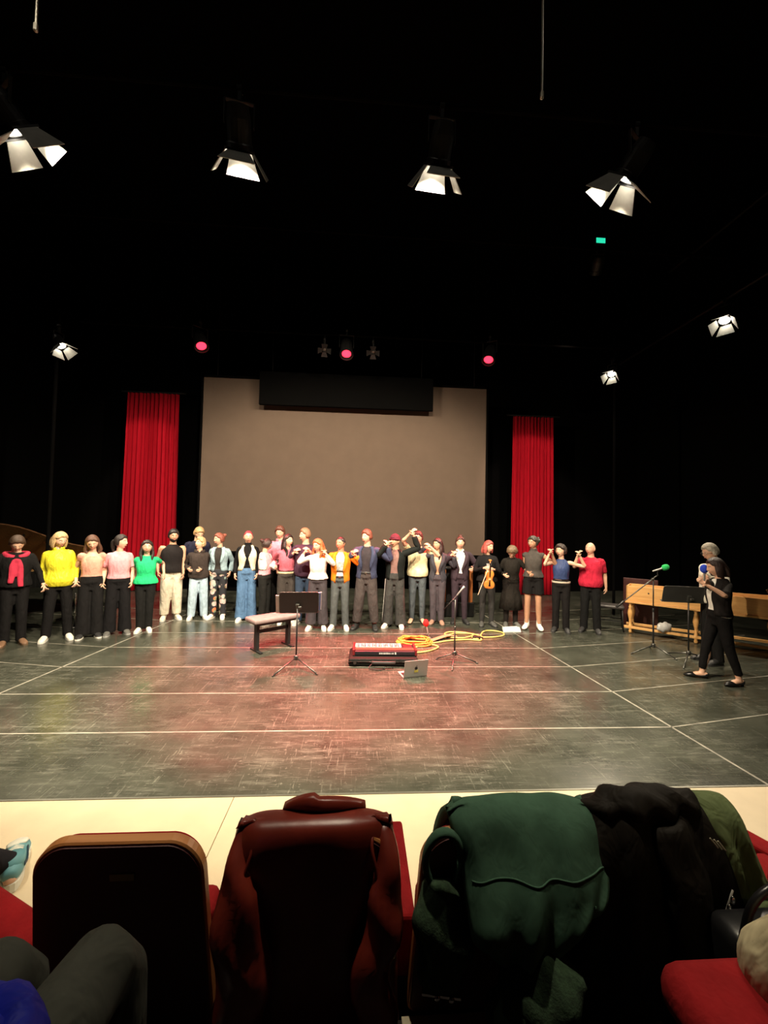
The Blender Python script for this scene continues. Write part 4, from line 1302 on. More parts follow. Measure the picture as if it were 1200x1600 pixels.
# ------------------------------------------------------------------ people in the seats
person('seated person in the second row with dark grey trousers and a blue sweater', -0.58, 0.24, 1.74, 180, (-0.63, 0.56, 1.40), (-0.80, 0.55, 1.36), z=0.62, top=T_((.006, .010, .26), sleeve=2.0, puff=.022, name='sweater', loose=.03), bottom=dict(kind='slim', col=(.036, .038, .031)), shoes=DSH,
       hair=('short', (0.04, 0.02, 0.015)), look=175, sit=dict(seat=0.50, kneeL=(-0.462, 0.79, 1.165), kneeR=(-0.645, 0.79, 1.150), ankleL=(-0.43, 0.84, 0.71), ankleR=(-0.63, 0.84, 0.71)))
person('seated person in the second row wrapped in a beige coat', 1.04, 0.18, 1.70, 180, (0.92, 0.62, 1.34), (1.12, 0.60, 1.32), z=0.62, top=T_((.55, .48, .30), sleeve=1.9, name='coat', loose=.04, hem=.86, fold=.9), bottom=dict(kind='baggy', col=(.56, .49, .31), name='coat_skirt', fold=1.0), shoes=DSH,
       hair=('long', (0.05, 0.03, 0.02)), look=170, female=True, sit=dict(seat=0.50, kneeL=(0.875, 0.72, 1.19), kneeR=(1.10, 0.70, 1.17), ankleL=(0.90, 0.78, 0.71), ankleR=(1.08, 0.78, 0.71)))

# ------------------------------------------------------------------ things on the stage
def rot2(p, a):
    return (p[0] * math.cos(a) - p[1] * math.sin(a), p[0] * math.sin(a) + p[1] * math.cos(a))


# piano bench with a padded red-lit top
bn = thing('piano_bench', 'padded black piano bench on two metal legs behind the music stand', 'bench', (-1.33, 6.44, 0), math.radians(40))
MB().box((0, 0, 0.485), (0.78, 0.36, 0.07)).build('cushion', cloth('bench_pad', (0.22, 0.17, 0.16), 0.6, 0.1), bn, bevel=0.025, smooth=True, seg=3)
MB().box((0, 0, 0.435), (0.66, 0.28, 0.03)).build('seat_frame', BLACK_METAL, bn)
for sx in (-1, 1):
    l = MB().box((sx * 0.27, 0, 0.225), (0.05, 0.09, 0.40)).build('leg', BLACK_METAL, bn, bevel=0.006)
    MB().box((sx * 0.27, 0, 0.0135), (0.05, 0.34, 0.025)).build('foot', BLACK_METAL, l, bevel=0.006)
MB().box((0, 0, 0.30), (0.50, 0.03, 0.05)).build('crossbar', BLACK_METAL, bn)


def tripod(t, legs, hub=0.12, r=0.010, mat=None):
    mat = mat or DARK_STEEL
    MB().lathe([(0.012, -0.03), (0.030, -0.025), (0.032, 0.025), (0.014, 0.04)], (0, 0, hub), 14).build('hub', DARK_STEEL, t, True)
    for lx, ly in legs:
        d = Vector((lx, ly, 0)).normalized()
        g = MB().tube([(d.x * 0.02, d.y * 0.02, hub), (lx * .5, ly * .5, hub * 0.55 + 0.006), (lx, ly, 0.012)], [r], (0, 0, 1), 8).build('leg', mat, t, True)
        MB().tube([(lx * 0.93, ly * 0.93, 0.016), (lx * 1.02, ly * 1.02, 0.011)], [0.011], (0, 0, 1), 8, 1, 0.6).build('rubber_foot', DARK_STEEL, g, True)


def music_stand(label, x, y, rz, legs, desk_z, col_top, tilt, w=0.53, h=0.34, dx=0.04):
    t = thing('music_stand', label, 'music stand', (x, y, 0), 0)
    tripod(t, legs, 0.13, 0.011)
    MB().tube([(0, 0, 0.10), (0, 0, col_top)], [0.011], n=10).build('pole', BLACK_METAL, t, True)
    cr = Matrix.Rotation(rz, 3, 'Z')
    R = cr @ Matrix.Rotation(tilt, 3, 'X')
    c = Vector((dx, 0, desk_z))

    def put(mb):
        mb.v = [tuple(R @ Vector(q) + c) for q in mb.v]
        return mb
    pl = rounded(w, h, 0.03)
    dk = put(MB().loft([[(px, -0.002, pz) for px, pz in pl], [(px, 0.004, pz) for px, pz in pl]])).build('desk', plain('stand_black', (0.020, 0.020, 0.018), 0.5), t)
    put(MB().tube([(px, 0.0, pz) for px, pz in pl + pl[:1]], [0.005], (0, 1, 0), 6)).build('rim', DARK_STEEL, dk, True)
    put(MB().box((0, 0.03, -h / 2), (w, 0.06, 0.006))).build('ledge', BLACK_METAL, dk)
    put(MB().box((-dx, -0.018, -0.06), (0.05, 0.035, 0.10)).lathe([(0.005, -0.03), (0.022, -0.02), (0.022, 0.02), (0.005, 0.03)], (-dx + 0.03, -0.03, -0.06), 12, (1, 0, 0))).build('clamp', DARK_STEEL, dk, bevel=0.004)
    return t, put


def rounded(w, h, r, n=5):
    out = []
    for cx, cz, a0 in ((w / 2 - r, h / 2 - r, 0), (-w / 2 + r, h / 2 - r, 90), (-w / 2 + r, -h / 2 + r, 180), (w / 2 - r, -h / 2 + r, 270)):
        for k in range(n):
            a = math.radians(a0 + 90 * k / (n - 1))
            out.append((cx + r * math.cos(a), cz + r * math.sin(a)))
    return out


ms, put = music_stand('black music stand with sheet music in front of the piano bench', -0.83, 5.60, math.radians(6), [(-0.24, -0.34), (0.32, -0.28), (-0.05, 0.36)], 0.885, 0.80, math.radians(24), dx=0.02)
put(MB().box((-0.265, 0.012, -0.03), (0.10, 0.006, 0.29))).build('sheet_music', WHITE, ms)['label'] = 'white sheet of music peeking out at the side'
put(MB().box((0.25, 0.014, 0.01), (0.09, 0.010, 0.29))).build('folder', plain('folder_blue', (0.16, 0.24, 0.50), 0.5), ms)['label'] = 'blue folder peeking out at the side'
put(MB().box((0.285, 0.022, 0.01), (0.045, 0.006, 0.29))).build('sheet_music', WHITE, ms)
music_stand('plain black music stand beside the clapping person', 5.06, 5.82, math.radians(-14), [(-0.32, -0.28), (0.40, 0.18), (-0.05, 0.38)], 1.02, 0.95, math.radians(16), 0.60, 0.26, dx=-0.06)


def mic_part(t, a, b, foam, mat_foam, r=0.036):
    """hand microphone from tail a to grille b"""
    a, b = Vector(a), Vector(b)
    d = (b - a).normalized()
    L = (b - a).length
    m = MB().lathe([(0.006, 0), (0.011, 0.004), (0.015, L * .75), (0.020, L)], a, 12, d).build('microphone', plain('mic_grey', (0.45, 0.45, 0.43), 0.4, 0.5), t, True)
    if foam:
        mb = MB().sphere(b + d * 0.02, (r, r, r * 1.25), 14, 10, tuple(np.array(q) for q in frame_of(d)))
        mb.build('foam_windscreen', mat_foam, m, True)
    return m


def frame_of(d):
    d = Vector(d).normalized()
    x = d.cross(Vector((0.2, 0.1, 1))).normalized()
    return x, d.cross(x), d


def foam(name, col):
    return plain(name, col, 0.95, var=0.2, scale=80, bmp=0.5, bscale=200)


m1 = thing('microphone_stand', 'low boom microphone stand behind the laptop, in the red light', 'mic stand', (1.45, 5.86, 0))
tripod(m1, [(-0.26, 0.06), (0.31, -0.12), (-0.13, -0.40)], 0.11)
MB().tube([(0, 0, 0.09), (0, 0, 0.48)], [0.012], n=10).build('pole', BLACK_METAL, m1, True)
MB().tube([(0, 0, 0.46), (0, 0, 0.90)], [0.008], n=10).lathe([(0.012, -0.03), (0.016, -0.02), (0.016, 0.02), (0.01, 0.03)], (0, 0, 0.48), 12).build('upper_pole', DARK_STEEL, m1, True)
MB().tube([(-0.17, 0.03, 0.74), (0.03, 0, 0.97)], [0.008], n=8).lathe([(0.008, -0.02), (0.02, -0.015), (0.02, 0.015), (0.008, 0.02)], (-0.03, 0, 0.89), 12, (0, 1, 0)).build('boom_arm', BLACK_METAL, m1, True)
mic_part(m1, (0.02, 0, 0.96), (0.13, -0.01, 1.10), False, None)

m2 = thing('microphone_stand', 'tall boom microphone stand with a green foam microphone by the harpsichord', 'mic stand', (4.79, 6.20, 0))
tripod(m2, [(-0.38, -0.02), (0.14, -0.30), (0.20, 0.34)], 0.13)
MB().tube([(0, 0, 0.10), (0, 0, 0.70)], [0.013], n=10).build('pole', BLACK_METAL, m2, True)
MB().tube([(0, 0, 0.68), (0, 0, 1.20)], [0.009], n=10).lathe([(0.012, -0.03), (0.017, -0.02), (0.017, 0.02), (0.01, 0.03)], (0, 0, 0.70), 12).build('upper_pole', BLACK_METAL, m2, True)
bm2 = MB().tube([(-0.60, 0, 0.76), (0.08, 0, 1.27)], [0.009], n=8).lathe([(0.008, -0.02), (0.02, -0.015), (0.02, 0.015), (0.008, 0.02)], (-0.01, 0, 1.20), 12, (0, 1, 0)).build('boom_arm', DARK_STEEL, m2, True)
MB().tube([(-0.62, 0, 0.745), (-0.50, 0, 0.835)], [0.017], n=10).build('counterweight', BLACK_METAL, bm2, True)
MB().bar((0.07, 0, 1.265), (0.06, -0.012, 1.355), 0.014).build('mic_clip', BLACK_METAL, m2)
mic_part(m2, (-0.02, -0.01, 1.33), (0.17, -0.02, 1.39), True, foam('foam_green', (0.015, 0.42, 0.10)), 0.05)

m3 = thing('microphone', 'small microphone with a red foam cap standing on the stage floor', 'microphone', (1.27, 7.03, 0))
MB().lathe([(0.07, 0.001), (0.07, 0.012), (0.02, 0.02), (0.012, 0.04)], n=18).build('base', DARK_STEEL, m3, True)
mic_part(m3, (0.0, 0, 0.03), (-0.045, 0.02, 0.24), True, foam('foam_red', (0.75, 0.012, 0.012)), 0.052)
m4 = thing('microphone', 'hand microphone with a blue foam cap held up by the clapping pair', 'microphone', (4.86, 5.32, 1.37))
mic_part(m4, (0.02, 0.02, -0.12), (-0.01, -0.01, 0.08), True, foam('foam_blue', (0.02, 0.06, 0.55)), 0.05)

# keyboard on its soft case
cs = thing('keyboard_case', 'black soft keyboard case lying flat under the keyboard', 'case', (0.385, 5.86, 0), math.radians(-1))
MB().box((0, 0, 0.06), (0.98, 0.52, 0.115)).build('body', cloth('case_black', (0.012, 0.013, 0.011), 0.7, 0.4), cs, bevel=0.035, smooth=True, seg=3)
MB().tube([(-0.49, -0.265, 0.075), (0.49, -0.265, 0.075)], [0.004], (0, 0, 1), 6).build('zip', DARK_STEEL, cs, True)
MB().tube([(-0.16, -0.27, 0.07), (-0.13, -0.33, 0.085), (0.13, -0.33, 0.085), (0.16, -0.27, 0.07)], [(0.020, 0.008)], (0, 0, 1), 8, 4).tube([(-0.16, -0.28, 0.05), (-0.2, -0.36, 0.02), (-0.08, -0.40, 0.014), (0.02, -0.36, 0.014)], [(0.010, 0.004)], (0, 0, 1), 6, 4).build('handle', plain('strap_black', (0.03, 0.03, 0.028), 0.6), cs, True)
MB().lathe([(0.001, 0), (0.022, 0.001), (0.022, 0.008), (0.001, 0.009)], (-0.40, -0.262, 0.06), 14, (0, -1, 0)).build('badge', DARK_STEEL, cs)
kb = thing('keyboard', 'red-sided electronic keyboard lying on the black case', 'keyboard', (0.41, 5.88, 0.118), math.radians(-1))
MB().box((0, 0, 0.035), (0.86, 0.34, 0.06)).build('body', plain('keyboard_black', (0.014, 0.013, 0.016), 0.4), kb, bevel=0.008)
for sx in (-1, 1):
    MB().box((sx * 0.445, 0.01, 0.045), (0.035, 0.36, 0.09)).build('end_cheek', plain('cheek_red', (0.14, 0.012, 0.014), 0.35), kb, bevel=0.008)
MB().box((0, -0.07, 0.068), (0.85, 0.10, 0.012)).build('control_panel', plain('panel_red', (0.20, 0.045, 0.03), 0.4), kb)
MB().box((0.34, 0.06, 0.07), (0.13, 0.16, 0.014)).build('pitch_panel', plain('panel_dark_red', (0.09, 0.01, 0.012), 0.4), kb, bevel=0.004)
kw, kbk = plain('key_white', (0.72, 0.70, 0.64), 0.35), plain('key_black', (0.02, 0.018, 0.018), 0.3)
wm = None
for i in range(29):
    xk = -0.415 + i * 0.0234
    if wm is None:
        o = MB().box((0, 0, 0), (0.0215, 0.145, 0.02)).build('white_key', kw, kb, bevel=0.002, seg=1)
        wm = o.data
    else:
        o = bpy.data.objects.new('white_key', wm)
        C.objects.link(o)
        o.parent = kb
    o.location = (xk, 0.085, 0.072)
bmz = None
for i in range(28):
    if i % 7 in (2, 6):
        continue
    xk = -0.415 + (i + 0.5) * 0.0234
    if bmz is None:
        o = MB().box((0, 0, 0), (0.012, 0.09, 0.018)).build('black_key', kbk, kb, bevel=0.002, seg=1)
        bmz = o.data
    else:
        o = bpy.data.objects.new('black_key', bmz)
        C.objects.link(o)
        o.parent = kb
    o.location = (xk, 0.055, 0.088)
lt = MB()
for i in range(9):
    w = (0.016, 0.018, 0.014, 0.017, 0.015, 0.018, 0.014, 0.008, 0.017)[i]
    lt.box((-0.075 + i * 0.0235, -0.1725, 0.036), (w, 0.003, 0.022))
lt.box((0.150, -0.1725, 0.038), (0.022, 0.003, 0.030))
lt.build('lettering', plain('letter_white', (0.55, 0.55, 0.52), 0.5), kb)['label'] = 'row of small pale letters along the rear edge'

# laptop, seen from behind its lid
lp = thing('laptop', 'open silver laptop with a dark logo standing in front of the keyboard', 'laptop', (0.775, 5.22, 0), math.radians(14))
SILVER = plain('laptop_silver', (0.46, 0.46, 0.43), 0.35, 0.4, var=0.03)
MB().box((0, 0.115, 0.009), (0.33, 0.23, 0.014)).build('base', SILVER, lp, bevel=0.004)
MB().box((0, 0.10, 0.0165), (0.29, 0.12, 0.002)).build('keys', BLACK_METAL, lp)
lr = Matrix.Rotation(math.radians(12), 3, 'X')


def lid(mb):
    mb.v = [tuple(lr @ Vector(q) + Vector((0, 0.0, 0.016))) for q in mb.v]
    return mb


ld = lid(MB().box((0, 0, 0.115), (0.33, 0.007, 0.23))).build('lid', SILVER, lp, bevel=0.003)
lid(MB().box((0, 0.0045, 0.117), (0.31, 0.002, 0.20))).build('display', plain('screen_dark', (0.01, 0.01, 0.012), 0.1), ld)
ap = [(0.020 * math.cos(t) * (1 - 0.12 * math.sin(t)), 0.022 * math.sin(t) - (0.006 if abs(math.cos(t)) < 0.25 else 0)) for t in np.linspace(0, 2 * PI, 22, endpoint=False)]
lg = MB().loft([[(px, -0.0036, 0.122 + pz) for px, pz in ap], [(px, -0.0055, 0.122 + pz) for px, pz in ap]])
lg.sphere((0.006, -0.0045, 0.152), (0.005, 0.001, 0.009), 8, 6)
lid(lg).build('logo', BLACK_METAL, ld)
lid(MB().box((0.005, -0.0045, 0.078), (0.055, 0.002, 0.032))).build('sticker', plain('sticker_yellow', (0.62, 0.55, 0.10), 0.6), ld)

# cables on the floor
YEL = plain('cable_yellow', (0.66, 0.46, 0.13), 0.5)
ORA = plain('cable_orange', (0.70, 0.27, 0.04), 0.5)


def coil(pts, r=0.012, sub=8, z=0.013):
    P = catmull(np.array([(q[0], q[1], q[2] if len(q) > 2 else z) for q in pts], float), sub)
    return MB().tube(P, [r], (0, 0, 1), 7)


def flat_thing(name, mb, mat, label, cat):
    c = np.array(mb.v).mean(0)
    c[2] = 0
    mb.v = [tuple(np.array(q) - c) for q in mb.v]
    o = mb.build(name, mat, None, True)
    o.location = c
    return tag(o, label, cat)


rnd = random.Random(5)
loop = []
for k in range(62):
    t = k * 0.62
    loop.append((0.97 + 0.26 * math.cos(t) + rnd.uniform(-.05, .05), 6.70 + 0.20 * math.sin(t) + rnd.uniform(-.05, .05), 0.014 + 0.0011 * k + rnd.uniform(0, .008)))
flat_thing('cable_coil', coil(loop, 0.013, 5), ORA, 'heap of orange cable coiled on the floor behind the keyboard', 'cable')
flat_thing('cable', coil([(1.05, 6.55), (0.86, 6.38), (0.72, 6.50), (0.70, 6.35), (0.90, 6.20), (1.15, 6.28), (1.33, 6.47), (1.28, 6.58), (1.15, 6.62), (1.35, 6.72), (1.62, 6.84), (1.95, 6.90), (2.15, 6.86), (2.18, 6.98), (2.05, 7.05)], 0.014), YEL,
           'pale yellow cable looping past the low microphone stand', 'cable')
flat_thing('cable', coil([(1.75, 7.10), (1.60, 7.22), (1.72, 7.38), (1.98, 7.36), (2.12, 7.20), (1.92, 7.02), (1.70, 7.02), (1.62, 7.12), (1.80, 7.28), (2.10, 7.28), (2.25, 7.05), (2.05, 6.93), (2.22, 7.12), (2.38, 7.42), (2.55, 7.50), (2.72, 7.38), (2.68, 7.18), (2.45, 7.06), (2.20, 7.04)], 0.014), YEL,
           'pale yellow cable in wide loops near the paper on the floor', 'cable')
flat_thing('strap', MB().tube(catmull(np.array([(1.18, 6.72, .02), (1.40, 6.90, .035), (1.62, 7.05, .045), (1.78, 7.08, .02)]), 6), [(0.055, 0.010)], (0.6, -0.7, 0), 8), plain('strap_tan', (0.45, 0.22, 0.12), 0.6), 'broad tan strap lying across the cables', 'strap')
cn = thing('cable_connector', 'black cable connector lying between the yellow loops', 'connector', (2.12, 6.98, 0.02))
MB().box((0, 0, 0.01), (0.14, 0.06, 0.05)).build('body', BLACK_METAL, cn, bevel=0.012)
MB().tube([(0.07, 0, 0.01), (0.11, 0.01, 0.004)], [0.014], (0, 0, 1), 8).build('sleeve', BLACK_METAL, cn, True)
pp = thing('paper_stack', 'white sheets of paper lying at the feet of the bowed performer', 'paper', (2.96, 7.60, 0.0))
for i in range(3):
    MB().add([(-0.20 + .01 * i, -0.20, 0.002 + i * .008), (0.16, -0.16 + .01 * i, 0.002 + i * .008), (0.27, 0.20, 0.002 + i * .008), (-0.10, 0.14, 0.002 + i * .008), (-0.20 + .01 * i, -0.20, 0.008 + i * .008), (0.16, -0.16 + .01 * i, 0.008 + i * .008), (0.27, 0.20, 0.012 + i * .008), (-0.10, 0.14, 0.008 + i * .008)],
             [(3, 2, 1, 0), (4, 5, 6, 7), (0, 1, 5, 4), (1, 2, 6, 5), (2, 3, 7, 6), (3, 0, 4, 7)]).build('sheet', WHITE, pp)

# harpsichord of pale wood along the stage side
hp = thing('harpsichord', 'long pale wooden harpsichord on turned legs at the side of the stage', 'harpsichord', (5.21, 7.45, 0), math.atan2(-0.682, 0.732))
Lh, W0, W1 = 3.1, 0.42, 0.86
zb, zt = 0.62, 0.91


def hbox(name, q, z0, z1, mat, parent=hp, bevel=0.004):
    n = len(q)
    return MB().add([(a, b, z0) for a, b in q] + [(a, b, z1) for a, b in q], [tuple(range(n))[::-1], tuple(range(n, 2 * n))] + [(i, (i + 1) % n, n + (i + 1) % n, n + i) for i in range(n)]).build(name, mat, parent, bevel=bevel)


hbox('case_side', [(0, 0), (Lh, 0), (Lh, 0.022), (0, 0.022)], zb, zt, PALE_WOOD)
hbox('case_side', [(0, W0 - .022), (Lh * .55, W0 + .10), (Lh, W1 - .022), (Lh, W1), (Lh * .55, W0 + .122), (0, W0)], zb, zt, PALE_WOOD)
hbox('tail', [(-0.002, 0), (0.02, 0), (0.02, W0), (-0.002, W0)], zb, zt, PALE_WOOD)
hbox('bottom_board', [(-0.02, -0.03), (Lh, -0.03), (Lh, W1 + .02), (Lh * .55, W0 + .14), (-0.02, W0 + .02)], zb - 0.035, zb, PALE_WOOD)
hbox('soundboard', [(0.02, 0.022), (Lh, 0.022), (Lh, W1 - .02), (Lh * .55, W0 + .10), (0.02, W0 - .02)], zt - 0.085, zt - 0.07, wood('soundboard', (0.50, 0.26, 0.15), (0.66, 0.38, 0.24)))
hbox('name_rail', [(Lh - .62, 0.022), (Lh - .58, 0.022), (Lh - .58, W1 - .06), (Lh - .62, W1 - .08)], zt - 0.07, zt - 0.012, wood('rail_red', (0.25, 0.07, 0.03), (0.34, 0.10, 0.05)))
hbox('bridge', [(0.3, 0.12), (1.9, 0.30), (1.9, 0.33), (0.3, 0.15)], zt - 0.07, zt - 0.045, wood('rail_red', (0, 0, 0), (0, 0, 0)))
LEG = [(0.030, 0.585), (0.034, 0.57), (0.022, 0.55), (0.020, 0.52), (0.034, 0.505), (0.022, 0.49), (0.040, 0.43), (0.046, 0.38), (0.034, 0.31), (0.022, 0.26), (0.020, 0.17), (0.030, 0.155), (0.032, 0.13), (0.032, 0.085), (0.020, 0.07), (0.030, 0.04), (0.022, 0.002)]
for u in (0.06, 1.06, 2.06, 3.02):
    MB().lathe(LEG[::-1], (u, 0.03, 0), 14).build('leg', PALE_WOOD, hp, True)
    MB().lathe(LEG[::-1], (u, 0.34 + 0.11 * u, 0), 14).build('leg', PALE_WOOD, hp, True)
for v0, v1 in ((0.03, 0.03), (0.345, 0.68)):
    MB().bar((-0.05, v0, 0.115), (Lh, v1, 0.115), 0.06, 0.045).build('stretcher', PALE_WOOD, hp, bevel=0.006)
for u in (0.06, 1.06, 2.06):
    MB().bar((u, 0.05, 0.115), (u, 0.33 + 0.11 * u, 0.115), 0.045, 0.04).build('cross_stretcher', PALE_WOOD, hp, bevel=0.006)
MB().lathe([(0.001, 0), (0.012, 0.001), (0.014, 0.008), (0.001, 0.012)], (0.36, -0.001, 0.80), 12, (0, -1, 0)).build('knob', BLACK_METAL, hp, True)
md = thing('book_rest', 'small brown wooden book rest standing on the harpsichord', 'book rest', (6.86, 6.08, zt - 0.066), math.radians(-30))
MB().box((0, 0, 0.004), (0.30, 0.14, 0.008)).build('base', ORANGE_WOOD, md)
MB().box((0, 0.02, 0.14), (0.26, 0.012, 0.27), Matrix.Rotation(math.radians(-24), 3, 'Y')).build('board', wood('rest_brown', (0.16, 0.085, 0.05), (0.24, 0.14, 0.09)), md, bevel=0.003)
MB().box((0.0, 0.010, 0.14), (0.09, 0.008, 0.12), Matrix.Rotation(math.radians(-24), 3, 'Y')).build('cutout_panel', BLACK_METAL, md)
fl = thing('folded_lid', 'dark red instrument lid standing behind the harpsichord tail', 'lid', (5.75, 7.80, 0.0), math.atan2(-0.682, 0.732))
MB().box((0, 0, 0.50), (0.60, 0.03, 0.99)).build('board', plain('lid_maroon', (0.05, 0.008, 0.006), 0.5), fl, bevel=0.006)
MB().box((0, 0.06, 0.02), (0.50, 0.14, 0.035)).build('foot', BLACK_METAL, fl)

# crumpled white plastic bag on the stretcher
rb = np.random.RandomState(3)
mb = MB().sphere((0, 0, 0), (0.13, 0.06, 0.085), 18, 12)
mb.v = [tuple(np.array(q) * (1 + 0.16 * math.sin(q[0] * 61 + q[2] * 37) * math.sin(q[2] * 53 + q[1] * 40) + 0.10 * rb.rand())) for q in mb.v]
pb = mb.build('plastic_bag', plain('bag_plastic', (0.55, 0.55, 0.53), 0.25), None, True)
pb.location = (5.64, 7.03, 0.215)
tag(pb, 'crumpled white plastic bag on the lower rail of the harpsichord', 'bag')

# black stool behind the man in the red shirt
st = thing('piano_stool', 'low black upholstered stool between the bald performer and the harpsichord', 'stool', (5.07, 7.72, 0), math.radians(-30))
MB().box((0, 0, 0.46), (0.46, 0.36, 0.06)).build('seat', plain('stool_black', (0.03, 0.026, 0.024), 0.45), st, bevel=0.022, smooth=True, seg=3)
for sx in (-1, 1):
    for sy in (-1, 1):
        MB().tube([(sx * 0.19, sy * 0.14, 0.44), (sx * 0.21, sy * 0.16, 0.006)], [0.014, 0.011], (0, 1, 0), 8).build('leg', BLACK_METAL, st, True)
MB().bar((-0.2, -0.15, 0.2), (0.2, -0.15, 0.2), 0.016).bar((-0.2, 0.15, 0.2), (0.2, 0.15, 0.2), 0.016).build('crossbar', BLACK_METAL, st)

# dark cabinet with orange wooden posts behind the suits
cb = thing('instrument_cabinet', 'dark cabinet with orange wooden posts behind the two suited performers', 'cabinet', (2.20, 8.75, 0))
MB().box((0, 0.06, 0.16), (0.72, 0.34, 0.30)).build('plinth', plain('plinth_black', (0.008, 0.008, 0.008), 0.4), cb, bevel=0.01)
MB().box((0, 0.14, 0.68), (0.56, 0.16, 0.74)).build('body', plain('cabinet_black', (0.01, 0.01, 0.01), 0.5), cb, bevel=0.01)
for sx in (-1, 1):
    MB().box((sx * 0.30, -0.02, 0.66), (0.075, 0.06, 0.74)).build('post', wood('post_orange', (0.40, 0.12, 0.03), (0.52, 0.18, 0.05), axis=2), cb, bevel=0.006)
MB().box((0.0, 0.08, 1.055), (0.76, 0.28, 0.04)).build('top_board', plain('cabinet_black', (0, 0, 0)), cb, bevel=0.008)

# grand piano with its lid up, at the edge of the picture
gp = thing('grand_piano', 'black grand piano with raised lid behind the performer in the crimson sweater', 'piano', (-6.55, 8.25, 0))
out = [(-1.15, -0.72), (-0.35, -0.74), (0.15, -0.62), (0.50, -0.30), (0.80, -0.06), (1.10, 0.06), (1.28, 0.26), (1.26, 0.52), (1.08, 0.68), (-1.15, 0.70)]
outc = [tuple(q) for q in catmull(np.array(out), 3)]
MB().loft([[(a, b, 0.66) for a, b in outc], [(a, b, 0.97) for a, b in outc]]).build('rim', BLACK_GLOSS, gp)
MB().loft([[(a * .96, b * .95, 0.966) for a, b in outc], [(a * .96, b * .95, 0.975) for a, b in outc]]).build('iron_plate', plain('piano_gold', (0.45, 0.25, 0.09), 0.35, 0.6), gp)
an = math.radians(36)
lidp = []
for h in (0.0, 0.022):
    lidp.append([(a, 0.72 - (0.72 - b) * math.cos(an) - h * math.sin(an) * 0, 1.0 + (0.72 - b) * math.sin(an) + h) for a, b in outc])
MB().loft(lidp).build('lid', plain('lid_gold_reflection', (0.075, 0.036, 0.018), 0.12), gp)  # brown colour paints the gold interior's reflection onto the black lid
MB().bar((0.2, -0.50, 0.97), (0.2, -0.30, 1.66), 0.02).build('prop_stick', BLACK_GLOSS, gp)
for lx, ly in ((-0.9, -0.5), (-0.9, 0.5), (0.95, 0.35)):
    l = MB().lathe([(0.045, 0.06), (0.05, 0.3), (0.075, 0.66)], (lx, ly, 0), 12).build('leg', BLACK_GLOSS, gp, True)
    MB().lathe([(0.02, -0.02), (0.028, -0.012), (0.028, 0.012), (0.02, 0.02)], (lx, ly, 0.030), 12, (0, 1, 0)).build('caster', plain('brass', (0.5, 0.33, 0.10), 0.3, 1.0), l, True)
MB().box((-0.5, 0, 0.36), (0.20, 0.05, 0.60)).build('pedal_lyre', BLACK_GLOSS, gp)
MB().box((-1.30, -0.01, 0.70), (0.30, 1.36, 0.08)).build('keybed', BLACK_GLOSS, gp, bevel=0.01)
MB().box((-1.33, -0.01, 0.748), (0.15, 1.24, 0.018)).build('keys', kw, gp)
ss = thing('chrome_stand', 'slim chrome stand between the yellow blouse and the peach top', 'stand', (-5.13, 7.6, 0))
MB().lathe([(0.10, 0.001), (0.10, 0.012), (0.02, 0.025)], n=18).build('base', BLACK_METAL, ss, True)
MB().tube([(0, 0, 0.02), (0, 0, 0.62)], [0.016], n=10).build('pole', CHROME, ss, True)
MB().lathe([(0.01, 0), (0.03, 0.005), (0.03, 0.03), (0.01, 0.035)], (0, 0, 0.25), 12).build('collar', CHROME, ss, True)

# violin and bow in the red-haired performer's hands
VIO = wood('violin_varnish', (0.50, 0.13, 0.02), (0.68, 0.24, 0.05), axis=2, rough=0.25)
vo = thing('violin', 'orange varnished violin held neck up by the red-haired performer', 'violin', (2.535, 7.60, 0.79))
vr = Matrix.Rotation(math.radians(4), 3, 'Y') @ Matrix.Rotation(math.radians(-6), 3, 'X')


def vput(mb):
    mb.v = [tuple(vr @ Vector(q)) for q in mb.v]
    return mb


half = [(0.0, 0.0), (0.055, 0.004), (0.092, 0.03), (0.105, 0.075), (0.095, 0.12), (0.068, 0.155), (0.058, 0.185), (0.066, 0.22), (0.084, 0.255), (0.086, 0.295), (0.066, 0.335), (0.035, 0.352), (0.0, 0.356)]
hc_ = catmull(np.array(half), 3)
outl = [tuple(q) for q in hc_] + [(-q[0], q[1]) for q in hc_[::-1][1:-1]]
vput(MB().loft([[(a * .97, 0.022, b) for a, b in outl], [(a, 0.018, b) for a, b in outl], [(a, -0.014, b) for a, b in outl], [(a * .9, -0.022, b * .96 + .007) for a, b in outl], [(a * .3, -0.028, b * .6 + .07) for a, b in outl]])).build('body', VIO, vo, True)
vput(MB().tube([(0, -0.014, 0.34), (0, -0.012, 0.49)], [(0.013, 0.012), (0.012, 0.010)], (1, 0, 0), 10).lathe([(0.006, -0.03), (0.018, -0.02), (0.018, 0.02), (0.006, 0.03)], (0, 0.0, 0.55), 12, (1, 0, 0)).tube([(0, -0.01, 0.48), (0, -0.006, 0.545)], [0.012, 0.010], (1, 0, 0), 8)).build('neck', VIO, vo, True)
vput(MB().box((0, -0.030, 0.36), (0.024, 0.008, 0.27))).build('fingerboard', BLACK_GLOSS, vo, bevel=0.002)
vput(MB().add([(-0.008, -0.034, 0.16), (0.008, -0.034, 0.16), (0.020, -0.034, 0.05), (-0.020, -0.034, 0.05), (-0.008, -0.028, 0.16), (0.008, -0.028, 0.16), (0.020, -0.028, 0.05), (-0.020, -0.028, 0.05)], [(0, 1, 2, 3), (7, 6, 5, 4), (0, 4, 5, 1), (1, 5, 6, 2), (2, 6, 7, 3), (3, 7, 4, 0)])).build('tailpiece', BLACK_GLOSS, vo)
vput(MB().box((0, -0.032, 0.185), (0.045, 0.005, 0.028))).build('bridge', plain('bridge_pale', (0.6, 0.42, 0.22), 0.5), vo, bevel=0.002)
